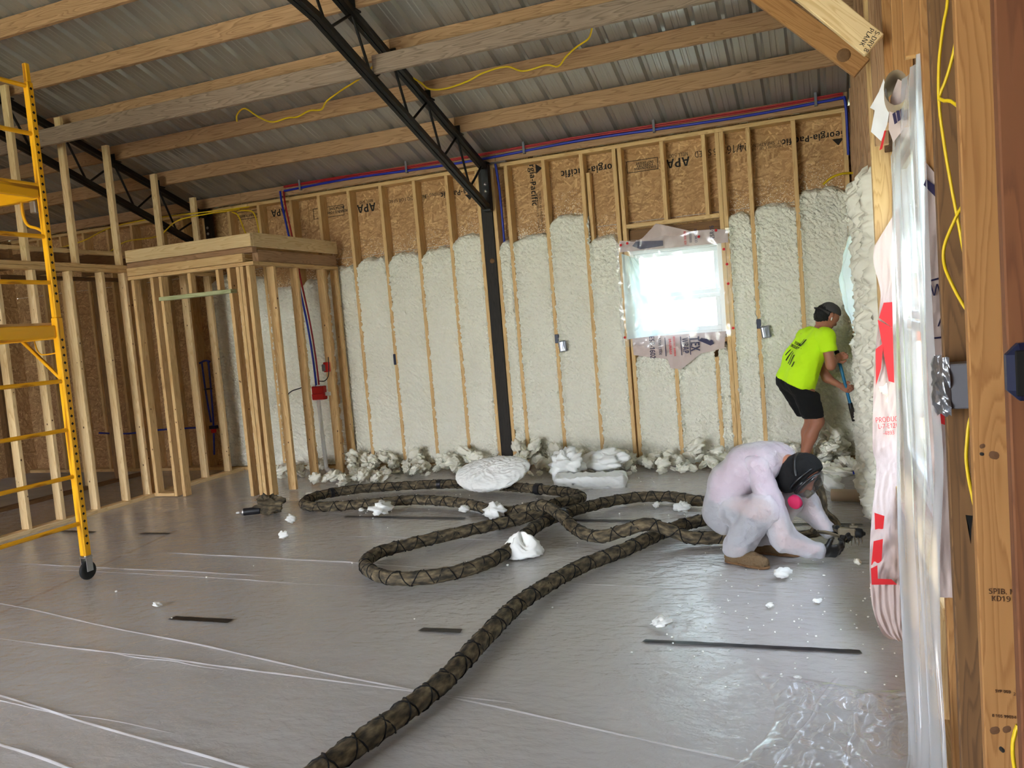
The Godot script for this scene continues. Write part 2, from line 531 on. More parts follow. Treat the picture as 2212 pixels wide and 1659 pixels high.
func build_setting() -> void:
	# floor slab
	var fl := struct("floor")
	var b := MB.new()
	b.span(Vector3(-10.3, -0.2, -8.04), Vector3(0.43, 0.0, 3.6))
	obj("slab", b, M.concrete, fl)
	b = MB.new()
	b.beam(Vector3(-4.70, 0.0005, -3.1), Vector3(-5.16, 0.0005, -5.2), 0.035, 0.001, Vector3.RIGHT)
	obj("stain", b, M.brown_pine, fl, "long brown stain on the slab")
	b = MB.new()
	b.span(Vector3(-2.372, -0.001, -5.6), Vector3(-2.366, 0.0006, 1.0))
	obj("control_joint", b, M.hole, fl)

	# ceiling: ribbed metal on purlins
	var ce := struct("ceiling")
	var prof := []
	for k in 4:
		var o := 0.2286 * k
		if k == 0:
			prof.append_array([Vector2(0, 0.03), Vector2(0.013, 0.03), Vector2(0.034, 0)])
		else:
			prof.append_array([Vector2(o - 0.034, 0), Vector2(o - 0.013, 0.03), Vector2(o + 0.013, 0.03), Vector2(o + 0.034, 0)])
		for q in [0.092, 0.137]:
			prof.append_array([Vector2(o + q - 0.012, 0), Vector2(o + q - 0.006, 0.004), Vector2(o + q + 0.006, 0.004), Vector2(o + q + 0.012, 0)])
	prof.append_array([Vector2(0.8804, 0), Vector2(0.9014, 0.03), Vector2(0.9144, 0.03)])
	b = MB.new()
	var z0 := -8.3
	var z1 := -0.95
	var b2 := MB.new()
	for i in prof.size() - 1:
		var p: Vector2 = prof[i]
		var q: Vector2 = prof[i + 1]
		var d := q - p
		for e in [[b, z0], [b2, -5.4]]:
			e[0].face([Vector3(p.x, p.y + roof_y(e[1]), e[1]), Vector3(q.x, q.y + roof_y(e[1]), e[1]), Vector3(q.x, q.y + roof_y(z1), z1), Vector3(p.x, p.y + roof_y(z1), z1)], Vector3(d.y, -d.x, d.x * 0.333).normalized(), [Vector2(0, 0), Vector2(1, 0), Vector2(1, 1), Vector2(0, 1)])
	var panel := b.mesh()
	var panel2 := b2.mesh()
	for i in 12:
		var o := obj("metal_panel", panel, M.galvalume, ce)
		o.position.x = 0.5344 - 0.9144 * (i + 1)
		var far := obj("metal_panel", panel2, M.galvalume, ce)
		far.transform = Transform3D(Basis(Vector3.UP, PI), Vector3(0.5344 - 0.9144 * i, 0, -1.9))
	for k in 11:
		var z := -7.15 + 0.578 * k
		var y := roof_y(z - 0.019) - 0.004
		for s in [[-10.28, -6.80], [-6.80, -3.15], [-3.15, 0.41]]:
			var p := MB.new()
			p.span(Vector3(s[0], y - 0.142, z - 0.038), Vector3(s[1] - 0.004, y, z), 0.003, roff())
			obj("purlin", p, M.orange_pine, ce)
	for k in 3:
		var z := 2.9 - 1.156 * k
		var p := MB.new()
		p.span(Vector3(-10.28, roof_y(-1.9 - z) - 0.16, z - 0.02), Vector3(0.41, roof_y(-1.9 - z) - 0.012, z + 0.02), 0.0, roff())
		obj("purlin", p, M.orange_pine, ce)

	# back wall
	var wb := struct("wall_back")
	for s in [[-10.3, -8.9, 0, 2.39], [-8.9, -7.68, 0, 2.39], [-7.68, -6.46, 0, 2.39], [-6.46, -5.24, 0, 2.39], [-5.24, -4.02, 0, 2.39], [-4.02, -2.80, 0, 2.39], [-2.80, -1.77, 0, 2.39], [-1.77, -0.87, 0, 1.23], [-1.77, -0.87, 2.12, 2.39], [-0.87, 0.42, 0, 2.39],
			[-10.3, -7.9, 2.395, 3.18], [-7.9, -5.46, 2.395, 3.18], [-5.46, -3.02, 2.395, 3.18], [-3.02, -0.58, 2.395, 3.18], [-0.58, 0.42, 2.395, 3.18]]:
		var p := MB.new()
		p.span(Vector3(s[0] + 0.002, s[2], -8.045), Vector3(s[1] - 0.002, s[3], -8.03))
		for i in p.uv.size():
			p.uv[i] = Vector2(p.v[i].x, p.v[i].y) * 1.05 + Vector2(s[0] * 0.3, s[3])
		obj("sheathing_panel", p, M.osb, wb)
	for s in [[-10.3, -1.77, 0.0, 3.18], [-0.87, 0.435, 0.0, 3.18], [-1.77, -0.87, 0.0, 1.23], [-1.77, -0.87, 2.12, 3.18]]:
		var p := MB.new()
		p.span(Vector3(s[0], s[2], -8.075), Vector3(s[1], s[3], -8.05))
		obj("siding", p, M.vinyl, wb)
	for s in [[-9.6, 3], [-9.2, 3], [-8.8, 3], [-8.39, 3], [-7.99, 3], [-7.58, 3], [-7.18, 3], [-6.86, 3], [-6.48, 3], [-6.05, 3], [-5.60, 3], [-5.225, 3], [-4.835, 3], [-4.43, 3], [-4.02, 3], [-3.635, 3], [-3.285, 3], [-3.115, 3], [-2.96, 3], [-2.555, 3], [-2.16, 3], [-1.83, 3], [-1.775, 3], [-0.85, 3], [-0.81, 3], [-0.575, 3], [-0.18, 3], [0.245, 3]]:
		stud(wb, s[0], 0.04, 3.10, ZB, 0.14, "pine")
	stud(wb, -2.115, 0.04, 2.92, ZB - 0.05, 0.089, "pine")
	for x in [-1.365, -0.975]:
		stud(wb, x, 2.36, 3.10, ZB, 0.14, "pine")
		stud(wb, x, 0.04, 1.02, ZB, 0.14, "pine")
	board(wb, Vector3(-1.755, 2.325, ZB - 0.085), Vector3(-0.87, 2.362, ZB), "pine", "window_head")
	board(wb, Vector3(-1.755, 2.17, ZB - 0.14), Vector3(-0.87, 2.31, ZB - 0.09), "brown_pine", "window_header")
	board(wb, Vector3(-1.755, 1.16, ZB - 0.14), Vector3(-0.87, 1.20, ZB - 0.03), "pine", "window_sill")
	for s in [[-10.28, -6.2], [-6.2, -3.02], [-3.02, 0.28]]:
		board(wb, Vector3(s[0], 3.10, ZB - 0.14), Vector3(s[1] - 0.003, 3.138, ZB), "pine", "top_plate")
		board(wb, Vector3(s[0], 0.0, ZB - 0.14), Vector3(s[1] - 0.003, 0.038, ZB), "pine", "bottom_plate")
		board(wb, Vector3(s[0], 3.138, -7.83), Vector3(s[1] - 0.003, roof_y(-7.83) - 0.005, -7.79), "orange_pine", "eave_board")
	var bays := [[-5.58, -5.245, 2.20], [-5.206, -4.854, 2.31], [-4.816, -4.449, 2.36], [-4.411, -4.039, 2.37], [-4.001, -3.654, 2.38], [-3.616, -3.304, 2.48], [-3.094, -2.979, 2.36], [-2.941, -2.574, 2.40], [-2.536, -2.135, 2.55], [-2.135, -1.849, 2.30], [-0.791, -0.594, 2.36], [-0.556, -0.199, 2.40], [-0.161, 0.226, 2.50]]
	for s in bays:
		foam_bay(wb, s[0], s[1], 0.045, s[2])
	foam_bay(wb, -6.03, -5.62, 0.045, 2.15)
	foam_bay(wb, -6.46, -6.07, 0.045, 2.30)
	foam_bay(wb, -6.84, -6.50, 0.045, 2.36)
	foam_bay(wb, -1.756, -1.384, 0.045, 1.10, 0.02)
	foam_bay(wb, -1.346, -0.994, 0.045, 1.12, 0.02)
	foam_bay(wb, -0.956, -0.869, 0.045, 1.15, 0.02)
	# stamps on the sheathing: the sheets hang upside down
	var up := Basis(Vector3.BACK, PI + 0.0)
	var side := Basis(Vector3.BACK, -PI / 2)
	var zt := -8.029
	var pk: Material = M.print_black
	printed("Georgia-Pacific", Vector3(-0.05 + 0.04, 2.945, zt), 0.055, up, pk, wb, 1.0, true)
	printed("7/16 CAT  SHEATHING SPAN", Vector3(-0.42, 2.955, zt), 0.03, up, pk, wb)
	printed("EXPOSURE 1  MILL 500", Vector3(-0.42, 2.92, zt), 0.02, up, pk, wb)
	printed("|24/16|", Vector3(-0.68, 2.955, zt), 0.07, up, pk, wb, 0.8)
	printed("7/16 SIZED", Vector3(-0.93, 2.955, zt), 0.055, up, pk, wb, 0.8)
	printed("APA", Vector3(-1.24, 2.905, zt), 0.085, up, pk, wb, 1.0, true)
	printed("MILL 500", Vector3(-1.23, 2.975, zt), 0.032, up, pk, wb)
	printed("Georgia-Pacific", Vector3(-2.09, 2.96, zt), 0.065, up, pk, wb, 1.0, true)
	printed("SUSTAINABLE", Vector3(-1.56, 2.90, zt), 0.022, up, pk, wb, 1.1, true)
	printed("FORESTRY", Vector3(-1.56, 2.925, zt), 0.022, up, pk, wb, 1.1, true)
	printed("INITIATIVE", Vector3(-1.56, 2.95, zt), 0.022, up, pk, wb, 1.1, true)
	printed("Georgia-Pacific", Vector3(-2.72, 2.97, zt), 0.06, side, pk, wb, 0.95, true)
	printed("RATED SHEATHING 7/16 EXPOSURE 1", Vector3(-2.695, 2.62, zt), 0.022, side, pk, wb, 0.75)
	printed("STRENGTH AXIS THIS DIRECTION", Vector3(-2.66, 2.62, zt), 0.022, side, pk, wb, 0.9)
	printed("APA", Vector3(-4.70, 2.915, zt), 0.09, up, pk, wb, 1.0, true)
	printed("MILL 500", Vector3(-4.69, 2.985, zt), 0.03, up, pk, wb)
	printed("7/16 SIZED FOR SPACING", Vector3(-4.22, 2.945, zt), 0.035, up, pk, wb)
	printed("SHEATHING SPAN", Vector3(-3.85, 2.95, zt), 0.032, up, pk, wb)
	printed("Georgia-Pacific", Vector3(-3.50, 2.93, zt), 0.055, up, pk, wb, 1.0, true)
	printed("SUSTAINABLE FORESTRY", Vector3(-5.08, 2.92, zt), 0.028, up, pk, wb, 1.0, true)
	printed("INITIATIVE", Vector3(-5.08, 2.96, zt), 0.028, up, pk, wb, 1.0, true)
	printed("APA", Vector3(-5.87, 3.01, zt), 0.08, up, pk, wb, 1.0, true)
	printed("SUSTAINABLE FORESTRY", Vector3(-6.28, 3.03, zt), 0.028, up, pk, wb, 0.8, true)
	for f in [[-1.74, -1.43, 2.87, 2.985], [-5.4, -4.99, 2.87, 2.99], [-6.47, -6.09, 2.99, 3.08]]:
		var fr := MB.new()
		for e in [[f[0], f[1], f[2], f[2] + 0.006], [f[0], f[1], f[3] - 0.006, f[3]], [f[0], f[0] + 0.006, f[2], f[3]], [f[1] - 0.006, f[1], f[2], f[3]]]:
			fr.span(Vector3(e[0], e[2], zt), Vector3(e[1], e[3], zt + 0.001))
		obj("printed_frame", fr, pk, wb)
	for p in [Vector3(0.19, 2.885, zt), Vector3(-3.44, 2.875, zt)]:   # the sheet maker's black triangle stamp
		var tr := MB.new()
		tr.prism([Vector2(p.x - 0.05, p.y + 0.02), Vector2(p.x + 0.05, p.y + 0.02), Vector2(p.x, p.y - 0.04)], 2, zt, zt + 0.001)
		obj("printed_mark", tr, pk, wb)
	var tv := MB.new()
	tv.prism([Vector2(-2.68, 3.10), Vector2(-2.68, 3.0), Vector2(-2.61, 3.05)], 2, zt, zt + 0.001)
	obj("printed_mark", tv, pk, wb)

	# right wall, close to the viewer on the right
	var wr := struct("wall_right")
	var holes := [[-6.85, -5.75, 0.75, 2.15], [-4.95, -2.62, 0.55, 2.23]]
	var cut := [[-8.045, -6.85, 0, 0], [-6.85, -5.75, 0, 0.75], [-6.85, -5.75, 2.15, 0], [-5.75, -4.95, 0, 0], [-4.95, -2.62, 0, 0.55], [-4.95, -2.62, 2.23, 0], [-2.62, -0.95, 0, 0], [-0.95, 1.4, 0, 0], [1.4, 3.4, 0, 0]]
	for s in cut:
		var ya := roof_y(s[0]) if s[0] < -0.95 else roof_y(-1.9 - s[0])
		var yb := roof_y(s[1]) if s[1] <= -0.95 else roof_y(-1.9 - s[1])
		if s[3] > 0:
			ya = s[3]; yb = s[3]
		var p := MB.new()
		p.prism([Vector2(s[2], s[0]), Vector2(ya, s[0]), Vector2(yb, s[1]), Vector2(s[2], s[1])], 0, 0.42, 0.435, Vector2.ZERO, 1.0)
		obj("sheathing_panel", p, M.brown_pine, wr)
	for z in [-0.35, -0.755, -1.155, -1.575, -1.968, -2.365, -2.545, -4.97, -5.01, -5.30, -5.73, -6.87, -7.15, -7.5, -7.86]:
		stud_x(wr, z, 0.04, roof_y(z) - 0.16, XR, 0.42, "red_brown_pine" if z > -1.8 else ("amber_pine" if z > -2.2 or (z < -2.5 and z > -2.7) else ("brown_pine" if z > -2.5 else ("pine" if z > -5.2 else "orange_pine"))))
	for z in [-2.98, -3.38, -3.79, -4.19, -4.6]:
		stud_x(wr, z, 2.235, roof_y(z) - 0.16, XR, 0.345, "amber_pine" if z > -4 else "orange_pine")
		stud_x(wr, z, 0.04, 0.51, XR, 0.42, "pine")
	for z in [-6.1, -6.5]:
		stud_x(wr, z, 2.40, roof_y(z) - 0.16, XR, 0.42, "orange_pine")
		stud_x(wr, z, 0.04, 0.71, XR, 0.42, "pine")
	board(wr, Vector3(0.347, 2.25, -4.95), Vector3(0.419, 2.53, -2.565), "brown_pine", "window_header")
	board(wr, Vector3(XR, 0.51, -4.95), Vector3(0.419, 0.55, -2.62), "pine", "window_sill")
	board(wr, Vector3(XR, 2.16, -6.85), Vector3(0.419, 2.40, -5.75), "orange_pine", "window_header")
	board(wr, Vector3(XR, 0.71, -6.85), Vector3(0.419, 0.75, -5.75), "pine", "window_sill")
	board(wr, Vector3(XR, 0.0, -7.88), Vector3(0.419, 0.038, -0.3), "pine", "bottom_plate")
	printed("SPIB. No2", Vector3(0.332, 0.834, -1.9475), 0.011, Basis(), M.print_brown, wr)
	printed("KD19 HT", Vector3(0.332, 0.818, -1.9475), 0.011, Basis(), M.print_brown, wr)
	printed("SYP 003", Vector3(0.318, 0.612, -1.9475), 0.006, Basis(), M.print_brown, wr)
	printed("2110", Vector3(0.347, 0.608, -1.9475), 0.006, Basis(), M.print_brown, wr)
	printed("8 105 99034", Vector3(0.318, 0.556, -1.9475), 0.006, Basis(), M.print_brown, wr)
	for kd in [[0.298, 1.150, 0.0045, "knot_brown"], [0.2965, 1.133, 0.0035, "dark_wood"], [0.319, 1.130, 0.008, "knot_brown"], [0.300, 0.522, 0.008, "knot_brown"], [0.323, 0.527, 0.007, "knot_brown"], [0.312, 0.480, 0.005, "dark_wood"]]:
		var q := MB.new()
		q.grid(14, 3, func(u: float, w: float):
			var r: float = kd[2] * w * (1.0 + 0.25 * sin(u * TAU * 2.0 + kd[1] * 40.0))
			return Vector3(kd[0] + cos(u * TAU) * r, kd[1] - sin(u * TAU) * r * 1.4, -1.9486 + 0.0012 * (1.0 - w)))
		obj("knot", q, M[kd[3]], wr)
	var bk := MB.new()
	bk.prism([Vector2(0.314, 0.901), Vector2(0.330, 0.899), Vector2(0.3255, 0.862), Vector2(0.323, 0.825), Vector2(0.3205, 0.870)], 2, -2.3459, -2.3445)
	obj("bark_crack", bk, M.hole, wr)
	var br := MB.new()   # raking let-in brace behind the studs
	br.beam(Vector3(0.36, 2.2, -3.9), Vector3(0.36, 3.9, -2.7), 0.038, 0.089, Vector3.RIGHT, 0.003, roff())
	obj("raking_board", br, M.pine, wr)
	for z in [1.0, 2.2, 3.2]:
		stud_x(wr, z, 0.04, 3.6, XR, 0.42, "amber_pine")
	# left side: stud partition and, far behind it, the outer wall
	var wo := struct("wall_far_left")
	b = MB.new()
	b.prism([Vector2(0, -8.045), Vector2(roof_y(-8.045) - 0.01, -8.045), Vector2(roof_y(-0.95), -0.95), Vector2(roof_y(-5.4), 3.4), Vector2(0, 3.4)], 0, -10.32, -10.3)
	obj("sheathing_panel", b, M.osb, wo)
	for k in 12:
		stud_x(wo, -7.6 + 0.6 * k, 0.0, 3.1, -10.3, -10.21, "brown_pine")
	var wf := struct("wall_front")   # behind the viewer, with the wide open doorway the daylight comes through
	for s in [[-10.3, -6.0, 0.0, 4.0], [-2.7, 0.42, 0.0, 4.0], [-6.0, -2.7, 3.3, 4.0]]:
		var p := MB.new()
		p.span(Vector3(s[0], s[2], 3.36), Vector3(s[1], s[3], 3.40))
		obj("sheathing_panel", p, M.osb, wf)

	var wl := struct("wall_left")
	var xf := XP + 0.03
	for z in [-2.7, -3.1, -3.5, -3.9, -4.26, -4.64, -5.02, -5.365, -5.75, -6.12, -6.40, -6.50, -6.88, -7.25, -7.63]:
		stud_x(wl, z, 0.04, 2.335, xf - 0.089, xf, "pale_pine")
		add_knots(wl, xf, 0.05, 2.3, z, 0, 0.038)
	for z in [-3.65, -4.25, -4.8, -5.34, -5.86, -6.38, -6.98, -7.54]:
		stud_x(wl, z, 2.41, roof_y(z) - 0.12, xf - 0.085, xf - 0.01, "pale_pine")
	board(wl, Vector3(xf - 0.089, 0.0, -7.86), Vector3(xf, 0.04, -2.5), "pale_pine", "bottom_plate")
	board(wl, Vector3(xf - 0.089, 2.337, -7.86), Vector3(xf, 2.372, -2.5), "pine", "top_plate")
	board(wl, Vector3(xf - 0.092, 2.374, -7.86), Vector3(xf, 2.41, -2.5), "pine", "top_plate")
	var wi := struct("wall_inner_left")   # second partition, one room further
	for k in 12:
		stud_x(wi, -7.7 + 0.42 * k, 0.04, 2.4, -8.05, -7.96, "brown_pine" if k % 3 == 1 else "pine")
	board(wi, Vector3(-8.05, 2.40, -7.86), Vector3(-7.96, 2.44, -2.6), "brown_pine", "top_plate")
	board(wi, Vector3(-8.05, 0.0, -7.86), Vector3(-7.96, 0.04, -2.6), "brown_pine", "bottom_plate")
	# joists over the left room, with their ledger
	for k in 9:
		board(wi, Vector3(-7.95, 2.44, -7.7 + 0.61 * k), Vector3(xf - 0.1, 2.58, -7.66 + 0.61 * k), "brown_pine", "joist")
	board(wi, Vector3(xf - 0.14, 2.52, -7.86), Vector3(xf - 0.10, 2.56, -2.6), "pale_pine", "ledger")

	# ground outside
	var gd := struct("ground")
	b = MB.new()
	b.span(Vector3(-60, -0.3, -60), Vector3(60, -0.21, 60))
	obj("soil", b, M.gravel, gd)


func V(x: float, y: float, z: float) -> Vector3:
	return Vector3(x, y, z)


func bx(parent: Node, a: Vector3, c: Vector3, m: String, called: String, ch := 0.003) -> MeshInstance3D:
	var b := MB.new()
	b.span(a, c, ch, roff())
	return obj(called, b, M[m], parent)


func rope(called: String, pts: Array, r: float, m: String, parent: Node = self, step := 0.03, seg := 8) -> MeshInstance3D:
	var b := MB.new()
	b.tube(curve(pts, step), func(_t, _a): return r, seg)
	return obj(called, b, M[m], parent)


func build_framing() -> void:
	# the closet framed in the corner
	var c := thing("closet_frame", "pine stud closet framing with a boxed timber header, standing in the back left corner", "framing", V(-5.8, 0, -6.45))
	var zf := -6.42
	var xs := -5.045
	for x in [-6.56, -6.31, -6.20, -5.345]:
		stud(c, x, 0.011, 2.255, zf, 0.089, "pine")
		add_knots(c, x, 0.05, 2.2, zf, 2, 0.038)
	for x in [-5.235, -5.19, -5.115]:
		stud(c, x, 0.011, 2.255, zf, 0.10 if x < -5.15 else 0.089, "pine", 0.04)
	for z in [-6.74, -7.12, -7.60, -7.86]:
		stud_x(c, z, 0.011, 2.255, xs - 0.089, xs, "pine")
		add_knots(c, xs, 0.05, 2.2, z, 0, 0.038)
	for x in [-5.84, -5.49]:
		stud(c, x, 2.055, 2.255, zf - 0.01, 0.07, "pine", 0.038, "cripple_stud")
	bx(c, V(-6.62, 2.257, zf - 0.089), V(xs, 2.292, zf), "pine", "plate")
	bx(c, V(xs - 0.089, 2.257, -7.88), V(xs, 2.292, zf - 0.092), "pine", "plate")
	bx(c, V(-6.60, 2.294, zf - 0.02), V(xs - 0.10, 2.375, zf + 0.022), "pine", "header_board")
	bx(c, V(-6.62, 2.378, zf - 0.08), V(xs - 0.002, 2.43, zf - 0.01), "orange_pine", "header_board")
	bx(c, V(xs - 0.08, 2.294, -7.88), V(xs - 0.012, 2.41, zf - 0.10), "orange_pine", "header_board")
	bx(c, V(-6.60, 2.432, zf - 0.02), V(xs + 0.012, 2.555, zf + 0.018), "pale_pine", "rim_board")
	bx(c, V(xs - 0.026, 2.432, -7.88), V(xs + 0.012, 2.565, zf - 0.022), "pale_pine", "rim_board")
	for k in 5:
		bx(c, V(-6.5 + 0.3 * k, 2.44, -7.85), V(-6.46 + 0.3 * k, 2.54, zf - 0.03), "pine", "joist")
	bx(c, V(-6.60, 0.011, zf - 0.089), V(-6.335, 0.045, zf - 0.002), "pine", "sole_plate")
	var pl := MB.new()
	pl.span(V(-6.215, 2.012, zf - 0.06), V(-5.315, 2.05, zf + 0.03), 0.003)
	tag(obj("loose_plank", pl, M.green_pine), "greenish treated plank laid flat across the closet doorway between two studs", "plank")
	# the timber post between the foamed bays, with the steel truss bolted to it
	var p := thing("timber_post", "dark brown square timber post rising between two foamed wall bays", "post", V(-3.205, 0, -7.95))
	bx(p, V(-3.262, 0.04, -8.02), V(-3.138, 3.09, ZB + 0.006), "dark_wood", "post_shaft", 0.005)
	var kn := MB.new()
	kn.lathe([Vector2(0.0, 0.012), Vector2(0.014, 0.011), Vector2(0.024, 0.006), Vector2(0.028, 0.0)], V(-3.185, 2.16, ZB + 0.004), Basis(Vector3.RIGHT, PI / 2), 14)
	obj("knot", kn, M.brown_pine, p.get_node("post_shaft"), "round brown knot")
	for t in [[-3.15, "black steel lattice roof truss bolted to the dark timber post", -7.76], [-6.80, "black steel lattice roof truss behind the left stud partition", -7.86]]:
		truss(t[0], t[1], t[2])
	# weathered grey boards hung under the purlins
	var b := MB.new()
	b.span(V(-9.9, 3.475, -5.66), V(-3.20, 3.625, -5.62), 0.003, Vector2(0.3, 0.1))
	tag(obj("weathered_board", b, M.gray_wood), "grey weathered roof board left of the truss, running behind the yellow scaffold", "board")
	b = MB.new()
	b.span(V(-3.12, 3.478, -5.655), V(0.27, 3.615, -5.615), 0.003, Vector2(0.7, 0.6))
	tag(obj("weathered_board", b, M.gray_wood), "grey weathered roof board right of the truss, ending above the diagonal braces", "board")
	# diagonal braces from the right wall
	for s in [[V(0.238, 2.629, -4.6), V(-0.95, 3.83, -4.6), 0.105, "amber_pine", "orange tinted diagonal timber brace with a big knot, farther of two from the right wall"], [V(0.240, 2.487, -3.7), V(-0.75, 3.58, -3.7), 0.100, "pale_pine", "pale diagonal timber brace with stamped lettering, nearer of two from the right wall"]]:
		var q := thing("diagonal_brace", s[4], "brace", s[0])
		var m := MB.new()
		m.beam(s[0], s[1], s[2], 0.038, (s[1] - s[0]).cross(Vector3.BACK), 0.003, roff())
		obj("brace_board", m, M[s[3]], q)
		if s[3] == "amber_pine":
			m = MB.new()
			m.lathe([Vector2(0.0, 0.006), Vector2(0.012, 0.004), Vector2(0.018, 0.007), Vector2(0.03, 0.003), Vector2(0.034, 0.0)], V(0.155, 2.705, -4.58), Basis(Vector3.RIGHT, PI / 2), 16)
			obj("knot", m, M.brown_pine, q.get_node("brace_board"), "dark round knot")
		else:
			printed("PLANK", V(0.213, 2.521, -3.680), 0.018, Basis(Vector3.BACK, -2.2), M.print_black, q)
			printed("S-DRY 8", V(0.230, 2.500, -3.680), 0.018, Basis(Vector3.BACK, -2.2), M.print_black, q)
			for t in q.get_children():
				if t.name.begins_with("printed"):
					t.position -= q.position


func truss(x: float, label: String, zend: float) -> void:
	var t := thing("roof_truss", label, "truss", V(x, 2.7, zend))
	var top := func(z: float) -> Vector3: return V(x, roof_y(z) - 0.178, z)
	var bot := func(z: float) -> Vector3: return V(x, 2.70 + 0.357 * (z + 7.75), z) if z < -4.95 else V(x, 3.70 + 0.2 * (z + 4.95), z)
	for s in [-1.0, 1.0]:   # each chord is a pair of angle irons
		var m := MB.new()
		var o := V(s * 0.022, 0, 0)
		m.beam(top.call(zend) + o, top.call(-0.96) + o, 0.036, 0.05, Vector3.RIGHT, 0.004)
		obj("top_chord", m, M.black_steel, t)
		m = MB.new()
		m.beam(bot.call(zend) + o, bot.call(-4.95) + o, 0.036, 0.052, Vector3.RIGHT, 0.004)
		m.beam(bot.call(-4.95) + o, bot.call(-0.96) + o, 0.036, 0.052, Vector3.RIGHT, 0.004)
		obj("bottom_chord", m, M.black_steel, t)
	for k in 11:
		var z := -7.15 + 0.578 * k - 0.02
		var nb := z + 0.36 if k < 10 else z + 0.2
		for pr in [[top.call(z), bot.call(z - 0.22)], [top.call(z), bot.call(nb)]]:
			if pr[1].z < zend + 0.05 or pr[1].z > -0.98:
				continue
			var m := MB.new()
			m.rod(pr[0], pr[1], 0.0115, 8)
			obj("web_bar", m, M.black_steel, t)
		var cl := MB.new()
		cl.span(V(x - 0.05, roof_y(z) - 0.165, z - 0.055), V(x + 0.05, roof_y(z) - 0.150, z + 0.03), 0.002)
		cl.span(V(x - 0.05, roof_y(z) - 0.165, z + 0.021), V(x + 0.05, roof_y(z) - 0.085, z + 0.029), 0.002)
		obj("purlin_clip", cl, M.black_steel, t)
	var m := MB.new()
	m.rod(top.call(zend + 0.03), bot.call(-7.37), 0.0115, 8)
	obj("web_bar", m, M.black_steel, t)
	m = MB.new()
	m.span(V(x - 0.045, 2.66, zend - 0.10), V(x + 0.035, 3.16, zend - 0.04 + 0.01), 0.003)
	m.span(V(x - 0.06, 3.13, zend - 0.12), V(x + 0.06, 3.145, zend + 0.04), 0.003)
	obj("end_plate", m, M.black_steel, t)
	for y in [2.93, 2.86]:
		m = MB.new()
		m.lathe([Vector2(0, 0.012), Vector2(0.009, 0.012), Vector2(0.011, 0.009), Vector2(0.011, 0.0), Vector2(0.017, 0.0), Vector2(0.017, -0.003)], V(x - 0.005, y, zend - 0.028), Basis(Vector3.RIGHT, PI / 2), 12)
		obj("bolt", m, M.zinc, t)


